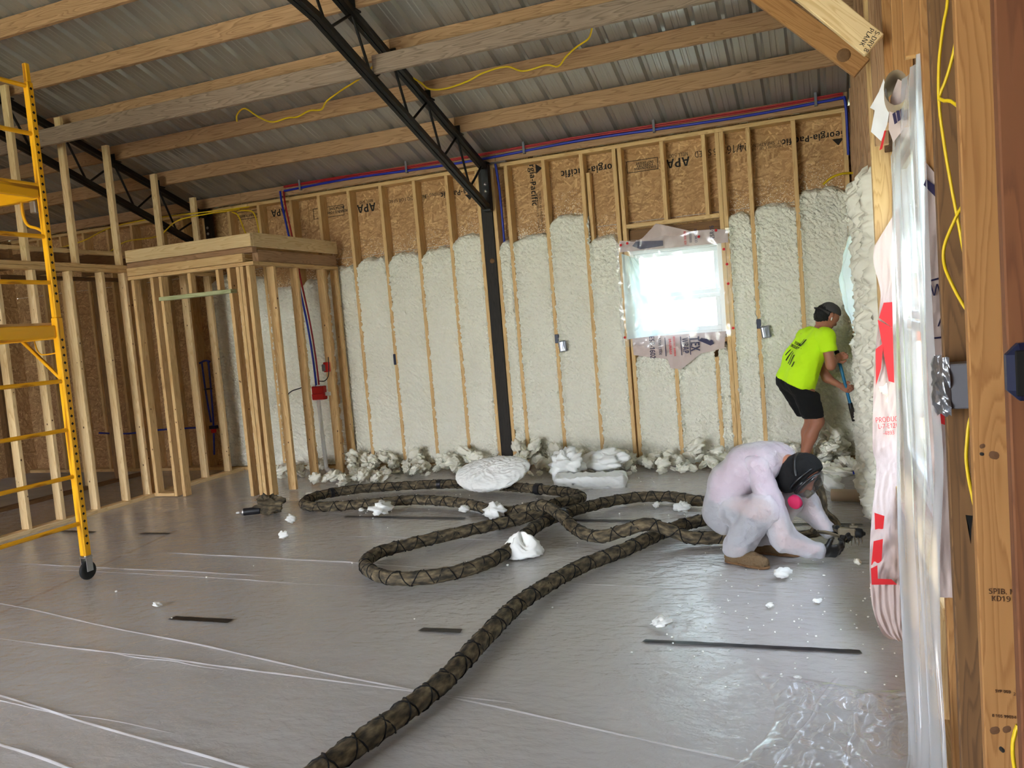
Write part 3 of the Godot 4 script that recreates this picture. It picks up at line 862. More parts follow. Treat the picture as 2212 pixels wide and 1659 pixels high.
func build_services() -> void:
	# water pipes along the eave
	var zr := -7.772
	var sag := func(x: float, y: float, a: float, f: float) -> Vector3: return V(x, y - 0.012 + a * sin(x * f), zr + 0.004 * sin(x * 5.0))
	var red := []
	var red2 := []
	var blue := []
	for k in 30:
		var x := -5.58 + k * 0.2007
		red.append(sag.call(x, 3.247, 0.006, 2.1))
		red2.append(sag.call(x, 3.232, 0.007, 2.0))
		blue.append(sag.call(x, 3.203, 0.012, 2.3))
	var drop := [V(-5.59, 3.18, -7.76), V(-5.56, 3.0, -7.73), V(-5.49, 2.6, -7.70), V(-5.42, 2.2, -7.66), V(-5.33, 1.7, -7.62), V(-5.29, 1.3, -7.60), V(-5.285, 0.97, -7.60)]
	tag(rope("water_pipe", red, 0.008, "red_pipe"), "upper of the two red water pipes strapped along the eave board", "pipe")
	tag(rope("water_pipe", red2, 0.008, "red_pipe"), "lower of the two red water pipes strapped along the eave board", "pipe")
	tag(rope("water_pipe", blue, 0.013, "blue_pipe"), "thick blue water pipe strapped along the eave board under the red ones", "pipe")
	tag(rope("water_pipe", [V(0.248, 3.205, -7.765), V(0.258, 3.14, -7.76), V(0.262, 3.0, -7.79), V(0.262, 2.72, -7.84)], 0.012, "blue_pipe"), "short blue water pipe turning down into the right corner", "pipe")
	tag(rope("water_pipe", drop.map(func(q): return q + V(0.03 * (q.y - 2.0) * -0.4, 0, 0.03)), 0.012, "blue_pipe"), "blue water pipe hanging down inside the closet to the red box", "pipe")
	tag(rope("water_pipe", drop.map(func(q): return q + V(0.022 + 0.03 * (1.6 - q.y) * 0.3, 0, 0.0)), 0.010, "red_pipe"), "dark red water pipe hanging down inside the closet to the red box", "pipe")
	tag(rope("water_pipe", [V(-3.045, 3.20, -7.80), V(-3.05, 3.1, -7.86), V(-3.055, 2.8, -7.93), V(-3.06, 2.3, -7.955)], 0.013, "blue_pipe"), "blue water pipe running down beside the dark timber post", "pipe")
	for s in [[-5.36, 0], [-4.02, 1], [-2.70, 2], [-1.40, 3], [0.02, 4]]:
		var m := MB.new()
		m.span(V(s[0] - 0.012, 3.165, zr + 0.013), V(s[0] + 0.012, 3.285, zr + 0.019), 0.002)
		m.span(V(s[0] - 0.012, 3.165, -7.789), V(s[0] + 0.012, 3.17, zr + 0.019), 0.001)
		m.span(V(s[0] - 0.012, 3.274, -7.789), V(s[0] + 0.012, 3.279, zr + 0.019), 0.001)
		tag(obj("pipe_strap", m, M.gray_plastic), ["grey pipe strap on the eave board above the closet", "grey pipe strap on the eave board midway between the closet and the truss", "grey pipe strap on the eave board just right of the truss", "grey pipe strap on the eave board above the window", "grey pipe strap on the eave board near the right corner"][s[1]], "strap", "grey straps on the eave pipes")
	var fs := MB.new()
	fs.span(V(-3.12, 3.128, -7.86), V(-2.92, 3.15, -7.80), 0.006)
	tag(obj("foil_strip", fs, M.foil_tape), "strip of crinkled foil stuck on the top plate right of the timber post", "foil")
	# blue plumbing in the dark room
	var d := thing("water_manifold", "blue water pipe loop with valves hanging in the dark room behind the closet studs", "plumbing", V(-7.03, 0.2, -7.86))
	rope("pipe", [V(-7.085, 1.34, -7.86), V(-7.075, 1.0, -7.86), V(-7.045, 0.6, -7.86)], 0.011, "blue_pipe", d)
	rope("pipe", [V(-6.985, 1.34, -7.86), V(-6.99, 1.0, -7.86), V(-7.01, 0.6, -7.86), V(-7.05, 0.2, -7.86)], 0.011, "blue_pipe", d)
	rope("pipe", [V(-7.12, 1.33, -7.86), V(-7.03, 1.355, -7.86), V(-6.96, 1.34, -7.86)], 0.012, "blue_pipe", d)
	bx(d, V(-7.06, 0.52, -7.885), V(-6.96, 0.56, -7.83), "blue_plastic", "valve")
	bx(d, V(-7.085, 1.0, -7.872), V(-6.975, 1.02, -7.845), "blue_plastic", "pipe_clip")
	bx(d, V(-7.03, 0.47, -7.88), V(-6.99, 0.52, -7.82), "red_plastic", "valve_handle", 0.006)
	tag(rope("water_pipe", [V(-8.9, 0.52, -7.87), V(-8.4, 0.50, -7.86), V(-7.9, 0.53, -7.86), V(-7.3, 0.54, -7.87)], 0.011, "blue_pipe"), "blue water pipe running low along the dark room's back wall", "pipe")
	# yellow cables
	tag(rope("cable", [V(-4.97, 3.56, -6.31), V(-4.955, 3.62, -6.30), V(-4.86, 3.66, -6.30), V(-4.79, 3.59, -6.40), V(-4.72, 3.555, -6.50), V(-4.55, 3.565, -6.50), V(-4.44, 3.555, -6.50), V(-4.28, 3.575, -6.46), V(-4.15, 3.565, -6.46), V(-4.02, 3.595, -6.36), V(-3.79, 3.63, -6.26), V(-3.54, 3.66, -6.16), V(-3.32, 3.68, -6.0), V(-3.26, 3.70, -5.93)], 0.0075, "yellow_cable"), "yellow cable sagging along a purlin left of the black truss, its end curled", "cable")
	tag(rope("cable", [V(-3.20, 3.66, -6.02), V(-3.10, 3.60, -6.33), V(-3.06, 3.555, -6.47), V(-2.93, 3.55, -6.53), V(-2.71, 3.565, -6.50), V(-2.53, 3.58, -6.42), V(-2.32, 3.585, -6.40), V(-2.21, 3.555, -6.50), V(-2.01, 3.565, -6.50), V(-1.92, 3.545, -6.53), V(-1.82, 3.575, -6.43), V(-1.71, 3.60, -6.34), V(-1.59, 3.62, -6.27), V(-1.54, 3.65, -6.20), V(-1.51, 3.70, -6.14)], 0.0075, "yellow_cable"), "yellow cable stapled along a purlin right of the black truss, its free end pointing up", "cable")
	var a := [[V(-8.8, 2.85, -7.4), V(-8.2, 2.90, -7.35), V(-7.7, 2.99, -7.3), V(-7.2, 3.04, -7.4), V(-6.75, 3.04, -7.45), V(-6.3, 3.05, -7.6), V(-6.1, 3.08, -7.8)], [V(-8.4, 2.72, -7.2), V(-7.9, 2.66, -7.0), V(-7.5, 2.62, -6.95), V(-7.2, 2.75, -7.0), V(-6.9, 2.80, -7.2), V(-6.6, 2.95, -7.25), V(-6.2, 3.06, -7.75)], [V(-6.25, 3.05, -7.78), V(-6.1, 3.03, -7.72), V(-5.98, 2.98, -7.72), V(-5.94, 2.75, -7.72), V(-5.97, 2.58, -7.70)], [V(-6.3, 3.04, -7.74), V(-6.2, 2.98, -7.72), V(-6.12, 2.8, -7.70), V(-6.02, 2.6, -7.68)]]
	var al := ["yellow cable strung highest across the dark loft behind the left truss", "yellow cable drooping lowest across the dark loft above the left partition", "yellow cable looping down the wall above the closet, outer of two", "yellow cable looping down the wall above the closet, inner of two"]
	for k in 4:
		tag(rope("cable", a[k], 0.0075, "yellow_cable"), al[k], "cable")
	tag(rope("cable", [V(0.31, 2.56, -7.86), V(0.20, 2.56, -7.80), V(0.111, 2.534, -7.78), V(0.044, 2.483, -7.76)], 0.010, "yellow_cable"), "short yellow cable end sticking out of the wall near the right corner", "cable")
	var rw := [
		[[V(0.318, 2.30, -2.25), V(0.309, 2.170, -2.25), V(0.297, 2.109, -2.25), V(0.285, 2.024, -2.25), V(0.282, 1.927, -2.25), V(0.291, 1.816, -2.25), V(0.303, 1.714, -2.25), V(0.316, 1.613, -2.25), V(0.33, 1.47, -2.24), V(0.335, 1.2, -2.23)], "long yellow cable crossing the stud bay right of the plastic drape"],
		[[V(0.325, 2.20, -2.21), V(0.319, 2.110, -2.20), V(0.313, 2.048, -2.20), V(0.297, 1.988, -2.215), V(0.28, 1.94, -2.225), V(0.30, 1.925, -2.2), V(0.315, 1.90, -2.17), V(0.34, 1.86, -2.1)], "upper yellow cable loop in the stud bay beside the house wrap"],
		[[V(0.34, 1.72, -2.09), V(0.304, 1.676, -2.10), V(0.282, 1.637, -2.10), V(0.264, 1.587, -2.12), V(0.262, 1.546, -2.12), V(0.272, 1.502, -2.10), V(0.298, 1.442, -2.10), V(0.33, 1.39, -2.08)], "middle yellow cable loop above the foil wrapped outlet box"],
		[[V(0.33, 1.23, -2.08), V(0.301, 1.193, -2.10), V(0.290, 1.128, -2.10), V(0.288, 1.085, -2.10), V(0.295, 1.020, -2.10), V(0.310, 0.94, -2.09), V(0.34, 0.86, -2.06)], "yellow cable bend below the foil wrapped outlet box"],
		[[V(0.30, 0.66, -1.70), V(0.291, 0.628, -1.70), V(0.292, 0.575, -1.70), V(0.31, 0.50, -1.70)], "yellow cable end at the foot of the stamped stud, lower right"]]
	for s in rw:
		var m := MB.new()
		m.tube(curve(s[0], 0.02), func(_t, an): return 0.0062 * (1.0 - 0.4 * absf(sin(an))), 8)
		tag(obj("cable", m, M.yellow_cable), s[1], "cable")
	# boxes
	var mb := thing("connection_box", "red plumbing connection box with white side tabs, fixed between the closet studs", "box", V(-5.24, 0.82, -7.56))
	bx(mb, V(-5.33, 0.90, -7.62), V(-5.175, 0.985, -7.55), "red_plastic", "box_body", 0.008)
	bx(mb, V(-5.325, 0.835, -7.61), V(-5.165, 0.905, -7.535), "red_plastic", "box_lip", 0.008)
	bx(mb, V(-5.165, 0.875, -7.58), V(-5.10, 0.915, -7.565), "white_plastic", "side_tab", 0.003)
	bx(mb, V(-5.36, 0.855, -7.58), V(-5.325, 0.875, -7.565), "white_plastic", "side_tab", 0.003)
	bx(mb, V(-5.31, 0.985, -7.60), V(-5.20, 0.997, -7.56), "white_plastic", "collar", 0.003)
	var pv := MB.new()
	pv.tube(curve([V(-5.27, 0.835, -7.58), V(-5.265, 0.5, -7.58), V(-5.255, 0.11, -7.58), V(-5.245, 0.055, -7.575), V(-5.20, 0.035, -7.56), V(-5.15, 0.04, -7.545)], 0.015), func(t, _a): return 0.0215 if t < 0.86 else 0.028, 14)
	tag(obj("drain_pipe", pv, M.white_plastic), "white plastic drain pipe dropping from the red box to an elbow on the floor", "pipe")
	var sb := thing("outlet_box", "small red outlet box with grey tape across it, above the plumbing box", "outlet box", V(-5.11, 1.13, -7.55))
	bx(sb, V(-5.135, 1.135, -7.60), V(-5.075, 1.245, -7.53), "red_plastic", "box_body", 0.008)
	bx(sb, V(-5.155, 1.145, -7.60), V(-5.10, 1.225, -7.525), "gray_plastic", "tape_cover", 0.01)
	tag(rope("cable", [V(-5.50, 0.93, -7.35), V(-5.44, 0.965, -7.36), V(-5.36, 0.985, -7.38), V(-5.28, 1.01, -7.40)], 0.006, "black_cable"), "short black cable poking out between the closet studs", "cable")
	tag(rope("cable", [V(-5.22, 1.04, -7.56), V(-5.13, 1.04, -7.52), V(-5.06, 1.09, -7.50), V(-5.04, 1.2, -7.50), V(-5.035, 1.3, -7.50)], 0.005, "black_cable"), "black cable rising past the small red outlet box", "cable")
	var ol := [[-2.535, 1.30, "foil taped outlet box on the foamed stud left of the window"], [-0.56, 1.30, "foil taped outlet box on the foamed stud right of the window"]]
	for s in ol:
		var t := thing("outlet_box", s[2], "outlet box", V(s[0], s[1] - 0.1, ZB + 0.01))
		bx(t, V(s[0] - 0.035, s[1] - 0.04, ZB - 0.02), V(s[0] + 0.005, s[1] + 0.05, ZB + 0.012), "blue_plastic", "mounting_box", 0.004)
		var m := MB.new()
		m.box(V(s[0] + 0.045, s[1] - 0.075, ZB + 0.012), V(0.085, 0.115, 0.035), Basis(Vector3.BACK, 0.12), 0.012)
		obj("foil_cover", m, M.foil_tape, t)
	var bb := MB.new()
	bb.span(V(-4.455, 1.15, ZB - 0.02), V(-4.425, 1.27, ZB + 0.008), 0.004)
	tag(obj("outlet_box", bb, M.blue_plastic), "small blue outlet box on a stud left of the timber post", "outlet box")
	var fb := thing("outlet_box", "large outlet box wrapped in silver duct tape on the near right stud", "outlet box", V(0.29, 1.18, -2.28))
	bx(fb, V(0.270, 1.195, -2.30), V(0.36, 1.305, -2.222), "gray_plastic", "mounting_box", 0.003)
	var fm := MB.new()
	fm.grid(14, 18, func(u: float, w: float):
		var an: float = lerpf(-0.7, 1.45, u)
		var y: float = lerpf(1.178, 1.325, w) - 0.02 * u * sin(w * PI)
		var r: float = 0.032 + 0.007 * nz.get_noise_2d(u * 4.0, w * 5.0) + 0.006 * sin(w * PI)
		return V(0.280 - cos(an) * r, y + 0.008 * nz.get_noise_2d(u * 5.0 + 4.0, w * 4.0), -2.268 + sin(an) * r * 1.5))
	obj("duct_tape", fm, M.foil_tape, fb)
	var nb := thing("outlet_box", "rounded dark blue plastic outlet box at the right edge of the view", "outlet box", V(0.31, 1.298, -1.53))
	bx(nb, V(0.271, 1.298, -1.554), V(0.345, 1.392, -1.500), "blue_plastic", "box_body", 0.018)
	bx(nb, V(0.280, 1.308, -1.502), V(0.335, 1.382, -1.496), "hole", "box_opening", 0.002)


func build_scaffold() -> void:
	var sc := thing("scaffold", "yellow steel rolling scaffold with ladder end frames, standing on plastic at the left", "scaffold", V(-4.72, 0, -3.95))
	var x := -4.72
	var za := -3.95
	var zb := -2.45
	for fr in [x, x - 1.85]:
		for z in [za, zb]:
			var m := MB.new()
			m.span(V(fr - 0.026, 0.175, z - 0.026), V(fr + 0.026, 1.78, z + 0.026), 0.006)
			m.span(V(fr - 0.022, 1.78, z - 0.022), V(fr + 0.022, 3.30, z + 0.022), 0.005)
			m.span(V(fr - 0.016, 3.30, z - 0.016), V(fr + 0.016, 3.42, z + 0.016), 0.004)
			obj("leg", m, M.yellow_paint, sc)
			m = MB.new()
			for k in 62:
				var y := 0.26 + 0.0508 * k
				var d := 0.0262 if y < 1.78 else 0.0222
				if y < 3.29 and absf(y - 1.75) > 0.1:
					m.box(V(fr + d, y, z), V(0.002, 0.015, 0.015), Basis(Vector3.RIGHT, PI / 4))
			var hl := obj("hole_row", m, M.hole, sc)
			hl.set_meta("kind", "stuff")
			caster(sc, V(fr, 0.009, z))
		for y in [0.40, 0.72, 1.035, 1.36, 2.01, 2.31, 2.64, 2.97, 3.275]:
			var m := MB.new()
			m.rod(V(fr, y, za + 0.02), V(fr, y, zb - 0.02), 0.0145, 10)
			obj("rung", m, M.yellow_paint, sc)
	for y in [1.685, 2.60]:
		for z in [za, zb]:
			bx(sc, V(x - 1.83, y - 0.045, z - 0.03), V(x - 0.027, y + 0.045, z + 0.02), "yellow_paint", "platform_rail", 0.006)
		bx(sc, V(x - 1.83, y + 0.047, za - 0.02), V(x - 0.03, y + 0.064, zb + 0.02), "pine", "platform_deck")
		bx(sc, V(x - 0.03, y - 0.04, za + 0.025), V(x + 0.012, y + 0.045, zb - 0.025), "yellow_paint", "end_bearer", 0.006)
	for z in [za, zb]:
		var m := MB.new()
		m.beam(V(x - 0.34, 1.645, z), V(x - 0.025, 1.375, z), 0.022, 0.022, Vector3.BACK, 0.004)
		obj("corner_brace", m, M.yellow_paint, sc)
		rope("latch_bar", [V(x - 0.19, 2.57, z), V(x - 0.185, 2.46, z), V(x - 0.15, 2.40, z), V(x - 0.08, 2.375, z), V(x - 0.025, 2.345, z)], 0.010, "yellow_paint", sc)
		rope("latch_bar", [V(x - 0.23, 1.64, z), V(x - 0.19, 1.55, z), V(x - 0.02, 1.55, z)], 0.005, "yellow_paint", sc)
		bx(sc, V(x - 0.10, 2.47, z - 0.02), V(x - 0.05, 2.55, z + 0.02), "zinc", "latch", 0.006)


func caster(sc: Node, p: Vector3) -> void:
	var m := MB.new()
	m.span(p + V(-0.03, 0.150, -0.03), p + V(0.03, 0.162, 0.03), 0.003)
	m.span(p + V(-0.028, 0.06, -0.025), p + V(-0.022, 0.152, 0.025), 0.002)
	m.span(p + V(0.022, 0.06, -0.025), p + V(0.028, 0.152, 0.025), 0.002)
	m.rod(p + V(0, 0.162, 0), p + V(0, 0.18, 0), 0.018, 12)
	var f := obj("caster_fork", m, M.zinc, sc)
	m = MB.new()
	m.lathe([Vector2(0.0, -0.017), Vector2(0.045, -0.017), Vector2(0.058, -0.013), Vector2(0.0635, -0.005), Vector2(0.0635, 0.005), Vector2(0.058, 0.013), Vector2(0.045, 0.017), Vector2(0.0, 0.017)], p + V(0, 0.0645, 0), Basis(Vector3.BACK, PI / 2), 22)
	obj("wheel", m, M.black_rubber, f)


func window_unit(called: String, o: Vector3, w: float, h: float, b: Basis, rail: float) -> Node3D:   # o: lower left corner seen from inside, b.x across, b.z inward
	var n := struct(called)
	var part := func(name_: String, x0: float, y0: float, x1: float, y1: float, z0: float, z1: float, m: String) -> void:
		var mb := MB.new()
		mb.box(o + b * V((x0 + x1) / 2, (y0 + y1) / 2, (z0 + z1) / 2), V(x1 - x0, y1 - y0, z1 - z0), b, 0.003 if m == "vinyl" else 0.0)
		obj(name_, mb, M[m], n)
	part.call("frame_side", 0.002, 0.002, 0.05, h - 0.002, -0.06, 0.02, "vinyl")
	part.call("frame_side", w - 0.05, 0.002, w - 0.002, h - 0.002, -0.06, 0.02, "vinyl")
	part.call("frame_head", 0.05, h - 0.05, w - 0.05, h - 0.002, -0.06, 0.02, "vinyl")
	part.call("frame_sill", 0.05, 0.002, w - 0.05, 0.05, -0.06, 0.02, "vinyl")
	for s in [[0.05, rail, -0.02], [rail, h - 0.05, -0.05]]:
		part.call("sash_rail", 0.05, s[0], w - 0.05, s[0] + 0.042, s[2], s[2] + 0.03, "vinyl")
		part.call("sash_rail", 0.05, s[1] - 0.042, w - 0.05, s[1], s[2], s[2] + 0.03, "vinyl")
		part.call("sash_stile", 0.05, s[0] + 0.042, 0.09, s[1] - 0.042, s[2], s[2] + 0.03, "vinyl")
		part.call("sash_stile", w - 0.09, s[0] + 0.042, w - 0.05, s[1] - 0.042, s[2], s[2] + 0.03, "vinyl")
		part.call("pane", 0.09, s[0] + 0.042, w - 0.09, s[1] - 0.042, s[2] + 0.012, s[2] + 0.016, "glass")
	return n


func sheet(called: String, lefts: Array, rights: Array, m: String, bump: Callable, parent: Node = self, nu := 40, nv := 120) -> MeshInstance3D:   # curtain between two edges
	var la := curve(lefts, 0.01)
	var ra := curve(rights, 0.01)
	var b := MB.new()
	b.grid(nu, nv, func(u: float, w: float):
		var l: Vector3 = la[roundi(w * (la.size() - 1))]
		var r: Vector3 = ra[roundi(w * (ra.size() - 1))]
		return l.lerp(r, u) + bump.call(u, w), false, 1.5, 3.0)
	return obj(called, b, M[m], parent)


func patch(pts: Array, z: float, called: String, m: String, parent: Node, amp := 0.012, cell := 0.02) -> MeshInstance3D:   # a crinkled sheet with that outline, hung across z
	var poly := PackedVector2Array(pts)
	var b := MB.new()
	var r := Rect2(poly[0], Vector2.ZERO)
	for p in poly:
		r = r.expand(p)
	var nx := int(r.size.x / cell) + 1
	var ny := int(r.size.y / cell) + 1
	var rows := {}
	for j in ny:
		for i in nx:
			var q := PackedVector2Array([r.position + Vector2(i, j) * cell, r.position + Vector2(i + 1, j) * cell, r.position + Vector2(i + 1, j + 1) * cell, r.position + Vector2(i, j + 1) * cell])
			for piece in Geometry2D.intersect_polygons(q, poly):
				var ids := []
				for k in piece:
					var key := Vector2i((k * 20000.0).round())
					if not rows.has(key):
						rows[key] = b.v.size()
						b.v.append(V(k.x, k.y, z + amp * (nz.get_noise_2d(k.x * 9.0, k.y * 5.0 + z) + 0.5 * nz.get_noise_2d(k.x * 23.0, k.y * 19.0))))
						b.n.append(Vector3.BACK)
						b.uv.append(k * 1.5)
					ids.append(rows[key])
				for t in range(1, ids.size() - 1):
					b.ix.append_array([ids[0], ids[t + 1], ids[t]] if not Geometry2D.is_polygon_clockwise(piece) else [ids[0], ids[t], ids[t + 1]])
	b.smooth_from(0, 0)
	return obj(called, b, M[m], parent)


func build_windows() -> void:
	window_unit("window_1", V(-1.77, 1.23, -7.985), 0.90, 0.89, Basis(), 0.40)
	var rb := Basis(V(0, 0, 1), Vector3.UP, V(-1, 0, 0))
	window_unit("window_2", V(0.395, 0.55, -4.95), 1.16, 1.68, rb, 0.80)
	window_unit("window_3", V(0.395, 0.75, -6.85), 1.10, 1.40, rb, 0.68)
	window_unit("window_4", V(0.395, 0.55, -3.785), 1.165, 1.68, rb, 0.80)
	# house wrap folded in round the back window
	var w := thing("house_wrap", "white printed house wrap folded in around the back wall window", "house wrap", V(-1.32, 1.0, -7.88))
	patch([Vector2(-1.83, 2.10), Vector2(-1.83, 2.215), Vector2(-1.68, 2.185), Vector2(-1.60, 2.21), Vector2(-1.46, 2.335), Vector2(-1.38, 2.31), Vector2(-1.14, 2.225), Vector2(-0.92, 2.215), Vector2(-0.80, 2.20), Vector2(-0.80, 2.08)], -7.860, "top_flap", "house_wrap", w)
	patch([Vector2(-1.77, 1.26), Vector2(-1.765, 1.09), Vector2(-1.60, 1.06), Vector2(-1.44, 1.03), Vector2(-1.41, 0.94), Vector2(-1.31, 0.925), Vector2(-1.12, 1.065), Vector2(-0.90, 1.10), Vector2(-0.87, 1.26)], -7.862, "bottom_flap", "house_wrap", w)
	var pu: Material = M.print_purple
	var rd: Material = M.print_red
	var at := w.position
	var put := func(text: String, p: Vector3, h: float, turn: float, m: Material, sq := 1.0) -> void:
		printed(text, p - at, h, Basis(Vector3.BACK, turn), m, w, sq, true)
	put.call("ESR-1602", V(-1.575, 1.155, -7.845), 0.05, -PI / 2, pu, 0.75)
	put.call("ATIVE CODE", V(-1.50, 1.16, -7.845), 0.024, -PI / 2, pu, 0.9)
	put.call("RESISTANT BARRIER", V(-1.36, 1.15, -7.845), 0.018, -PI / 2, rd, 0.8)
	put.call("DRAINAGE", V(-1.40, 1.15, -7.845), 0.022, -PI / 2, rd, 1.0)
	put.call("TEX", V(-1.165, 1.16, -7.845), 0.085, -PI / 2, pu, 0.7)
	put.call("WRAP", V(-1.255, 1.15, -7.845), 0.055, -PI / 2, pu, 0.7)
	put.call("ESR-16", V(-0.94, 2.19, -7.838), 0.04, PI / 2, pu, 0.7)
	put.call("CCMC 1622", V(-1.09, 2.175, -7.838), 0.022, PI / 2, pu, 0.8)
	put.call("BARRIER", V(-1.14, 2.165, -7.838), 0.022, PI / 2, pu, 0.8)
	put.call("AIR WATER", V(-1.19, 2.165, -7.838), 0.022, PI / 2, rd, 0.8)
	var m := MB.new()
	m.prism([Vector2(-1.70, 2.145), Vector2(-1.66, 2.185), Vector2(-1.40, 2.165), Vector2(-1.40, 2.115), Vector2(-1.62, 2.105)], 2, -7.837, -7.836)
	obj("printed_band", m, pu, w)
	m = MB.new()
	m.prism([Vector2(-1.13, 1.19), Vector2(-1.02, 1.135), Vector2(-0.985, 1.15), Vector2(-1.0, 1.185), Vector2(-1.10, 1.215)], 2, -7.843, -7.842)
	obj("printed_band", m, pu, w)
	for x in [-1.45, -1.30, -1.215]:
		m = MB.new()
		m.span(V(x, 1.06, -7.844), V(x + 0.008, 1.24, -7.843))
		obj("printed_line", m, pu, w)
	# plastic film taped over it
	var film := thing("window_film", "crinkled clear plastic film taped over the back wall window, loose at the left", "plastic film", V(-1.32, 1.15, -7.83))
	var fm := MB.new()
	fm.grid(46, 46, func(u: float, t: float):
		var x: float = lerpf(-1.86, -0.79, u) + 0.02 * nz.get_noise_1d(t * 5.0)
		var y: float = lerpf(1.20, 2.20, t) + 0.03 * nz.get_noise_1d(u * 4.0 + 9.0) - 0.05 * sin(u * PI) * (1.0 - t)
		if t < 0.02: y += 0.03 * nz.get_noise_1d(u * 17.0)
		var puff: float = 0.02 + 0.05 * sin(u * PI) * sin(t * PI)
		var fold := 0.02 * nz.get_noise_2d((u - t * 0.8) * 14.0, (u + t) * 2.5) * smoothstep(0.75, 0.1, u) + 0.008 * nz.get_noise_2d(u * 9.0, t * 8.0)
		return V(x, y, -7.845 + puff + fold))
	obj("film_sheet", fm, M.clear_film, film)
	fm = MB.new()
	fm.grid(26, 36, func(u: float, t: float):   # the torn gathered part on the left
		var a: Vector3 = V(-1.80, 2.08, -7.80).lerp(V(-1.80, 1.25, -7.80), t)
		var b: Vector3 = V(-1.66, 2.02, -7.77).lerp(V(-1.10, 1.30, -7.76), pow(t, 1.4))
		return a.lerp(b, u) + V(0.0, 0.0, 0.028 * sin(u * 17.0 + t * 2.0) * (0.3 + t * 0.7) + 0.012 * nz.get_noise_2d(u * 6.0, t * 6.0)))
	obj("torn_fold", fm, M.milky_film, film)
	for k in [[-1.805, 2.165], [-1.74, 2.175], [-0.84, 2.02], [-0.82, 1.88], [-0.82, 1.70], [-1.83, 1.27], [-0.80, 1.285], [-0.90, 2.20], [-1.06, 2.16]]:
		m = MB.new()
		m.lathe([Vector2(0, 0.004), Vector2(0.011, 0.003), Vector2(0.013, 0.0)], V(k[0], k[1], -7.815), Basis(Vector3.RIGHT, PI / 2), 10)
		obj("cap_nail", m, M.print_red, film)
	# the right wall window's house wrap and the long clear drape
	var flap := thing("house_wrap", "house wrap with big red letters hanging at the far side of the right window", "house wrap", V(0.25, 0.0, -4.8))
	sheet("wrap_sheet", [V(0.27, 1.75, -4.885), V(0.262, 1.660, -4.885), V(0.290, 1.50, -4.9), V(0.276, 1.376, -4.9), V(0.239, 1.071, -4.9), V(0.208, 0.674, -4.80), V(0.207, 0.604, -4.50), V(0.151, 0.444, -4.00), V(0.127, 0.288, -3.80), V(0.129, 0.139, -3.75), V(0.161, 0.039, -3.72), V(0.203, 0.014, -3.70)],
		[V(0.40, 1.95, -4.885), V(0.396, 1.667, -4.885), V(0.390, 1.5, -4.9), V(0.384, 1.367, -4.9), V(0.371, 1.064, -4.9), V(0.346, 0.671, -4.80), V(0.31, 0.603, -4.50), V(0.272, 0.445, -4.00), V(0.260, 0.293, -3.80), V(0.253, 0.146, -3.75), V(0.252, 0.045, -3.72), V(0.248, 0.014, -3.70)], "house_wrap",
		func(u: float, t: float): return V(0, 0, 0.008 * nz.get_noise_2d(u * 4.0, t * 22.0) * (0.4 + 2.0 * t)), flap)
	var fa := flap.position
	var red := func(pts: Array, z: float) -> void:
		var q := MB.new()
		q.prism(pts.map(func(k): return Vector2(k[0], k[1])), 2, z, z + 0.001)
		obj("printed_letter", q, rd, flap)
	red.call([[0.302, 1.44], [0.345, 1.44], [0.340, 1.30], [0.275, 1.36]], -4.875)
	red.call([[0.268, 1.35], [0.340, 1.30], [0.335, 1.0], [0.308, 1.01]], -4.876)
	red.call([[0.250, 1.19], [0.290, 1.22], [0.272, 1.08], [0.243, 0.99]], -4.868)
	red.call([[0.165, 0.503], [0.206, 0.488], [0.195, 0.407], [0.164, 0.406]], -3.96)
	red.call([[0.150, 0.410], [0.188, 0.421], [0.180, 0.337], [0.170, 0.274], [0.133, 0.283]], -3.82)
	red.call([[0.130, 0.32], [0.156, 0.335], [0.155, 0.274], [0.130, 0.274]], -3.715)
	red.call([[0.130, 0.276], [0.208, 0.276], [0.230, 0.253], [0.130, 0.249]], -3.714)
	for s in [["PRODUCT", 0.812, 0.026], ["L-7-E120", 0.776, 0.024], ["-4893", 0.738, 0.020]]:
		printed(s[0], V(0.290, s[1], -4.78) - fa, s[2], Basis(Vector3.BACK, 0.05), rd, flap, 0.8)
	var near := thing("house_wrap", "pinkish printed house wrap strip between the clear drape and the near stud", "house wrap", V(0.30, 1.0, -2.63))
	sheet("wrap_sheet", [V(0.274, 1.84, -2.518), V(0.264, 1.575, -2.518), V(0.259, 1.392, -2.518), V(0.255, 1.189, -2.518), V(0.258, 1.041, -2.518), V(0.262, 0.85, -2.518), V(0.262, 0.62, -2.518)], [V(0.345, 1.73, -2.518), V(0.341, 1.572, -2.518), V(0.340, 1.388, -2.518), V(0.337, 1.175, -2.518), V(0.335, 1.040, -2.518), V(0.33, 0.85, -2.518), V(0.325, 0.62, -2.518)], "house_wrap", func(u: float, t: float): return V(0, 0, 0.004 * nz.get_noise_2d(u * 4.0, t * 12.0) + 0.004), near, 16, 60)
	var na := near.position
	printed("W", V(0.290, 1.487, -2.506) - na, 0.03, Basis(), pu, near, 1.0)
	printed("A", V(0.299, 1.402, -2.506) - na, 0.03, Basis(), pu, near, 1.0)
	for y in [1.518, 1.357]:
		m = MB.new()
		m.box(V(0.293, y, -2.506), V(0.04, 0.005, 0.001), Basis(Vector3.BACK, 0.2 if y > 1.4 else 0.05))
		obj("printed_line", m, pu, near)
	m = MB.new()
	m.prism([Vector2(0.268, 1.775), Vector2(0.275, 1.79), Vector2(0.34, 1.725), Vector2(0.34, 1.68)], 2, -2.507, -2.506)
	obj("printed_band", m, pu, near)
	m = MB.new()
	m.prism([Vector2(0.270, 1.165), Vector2(0.33, 1.15), Vector2(0.33, 1.10), Vector2(0.28, 1.12)], 2, -2.507, -2.506)
	obj("printed_letter", m, rd, near)
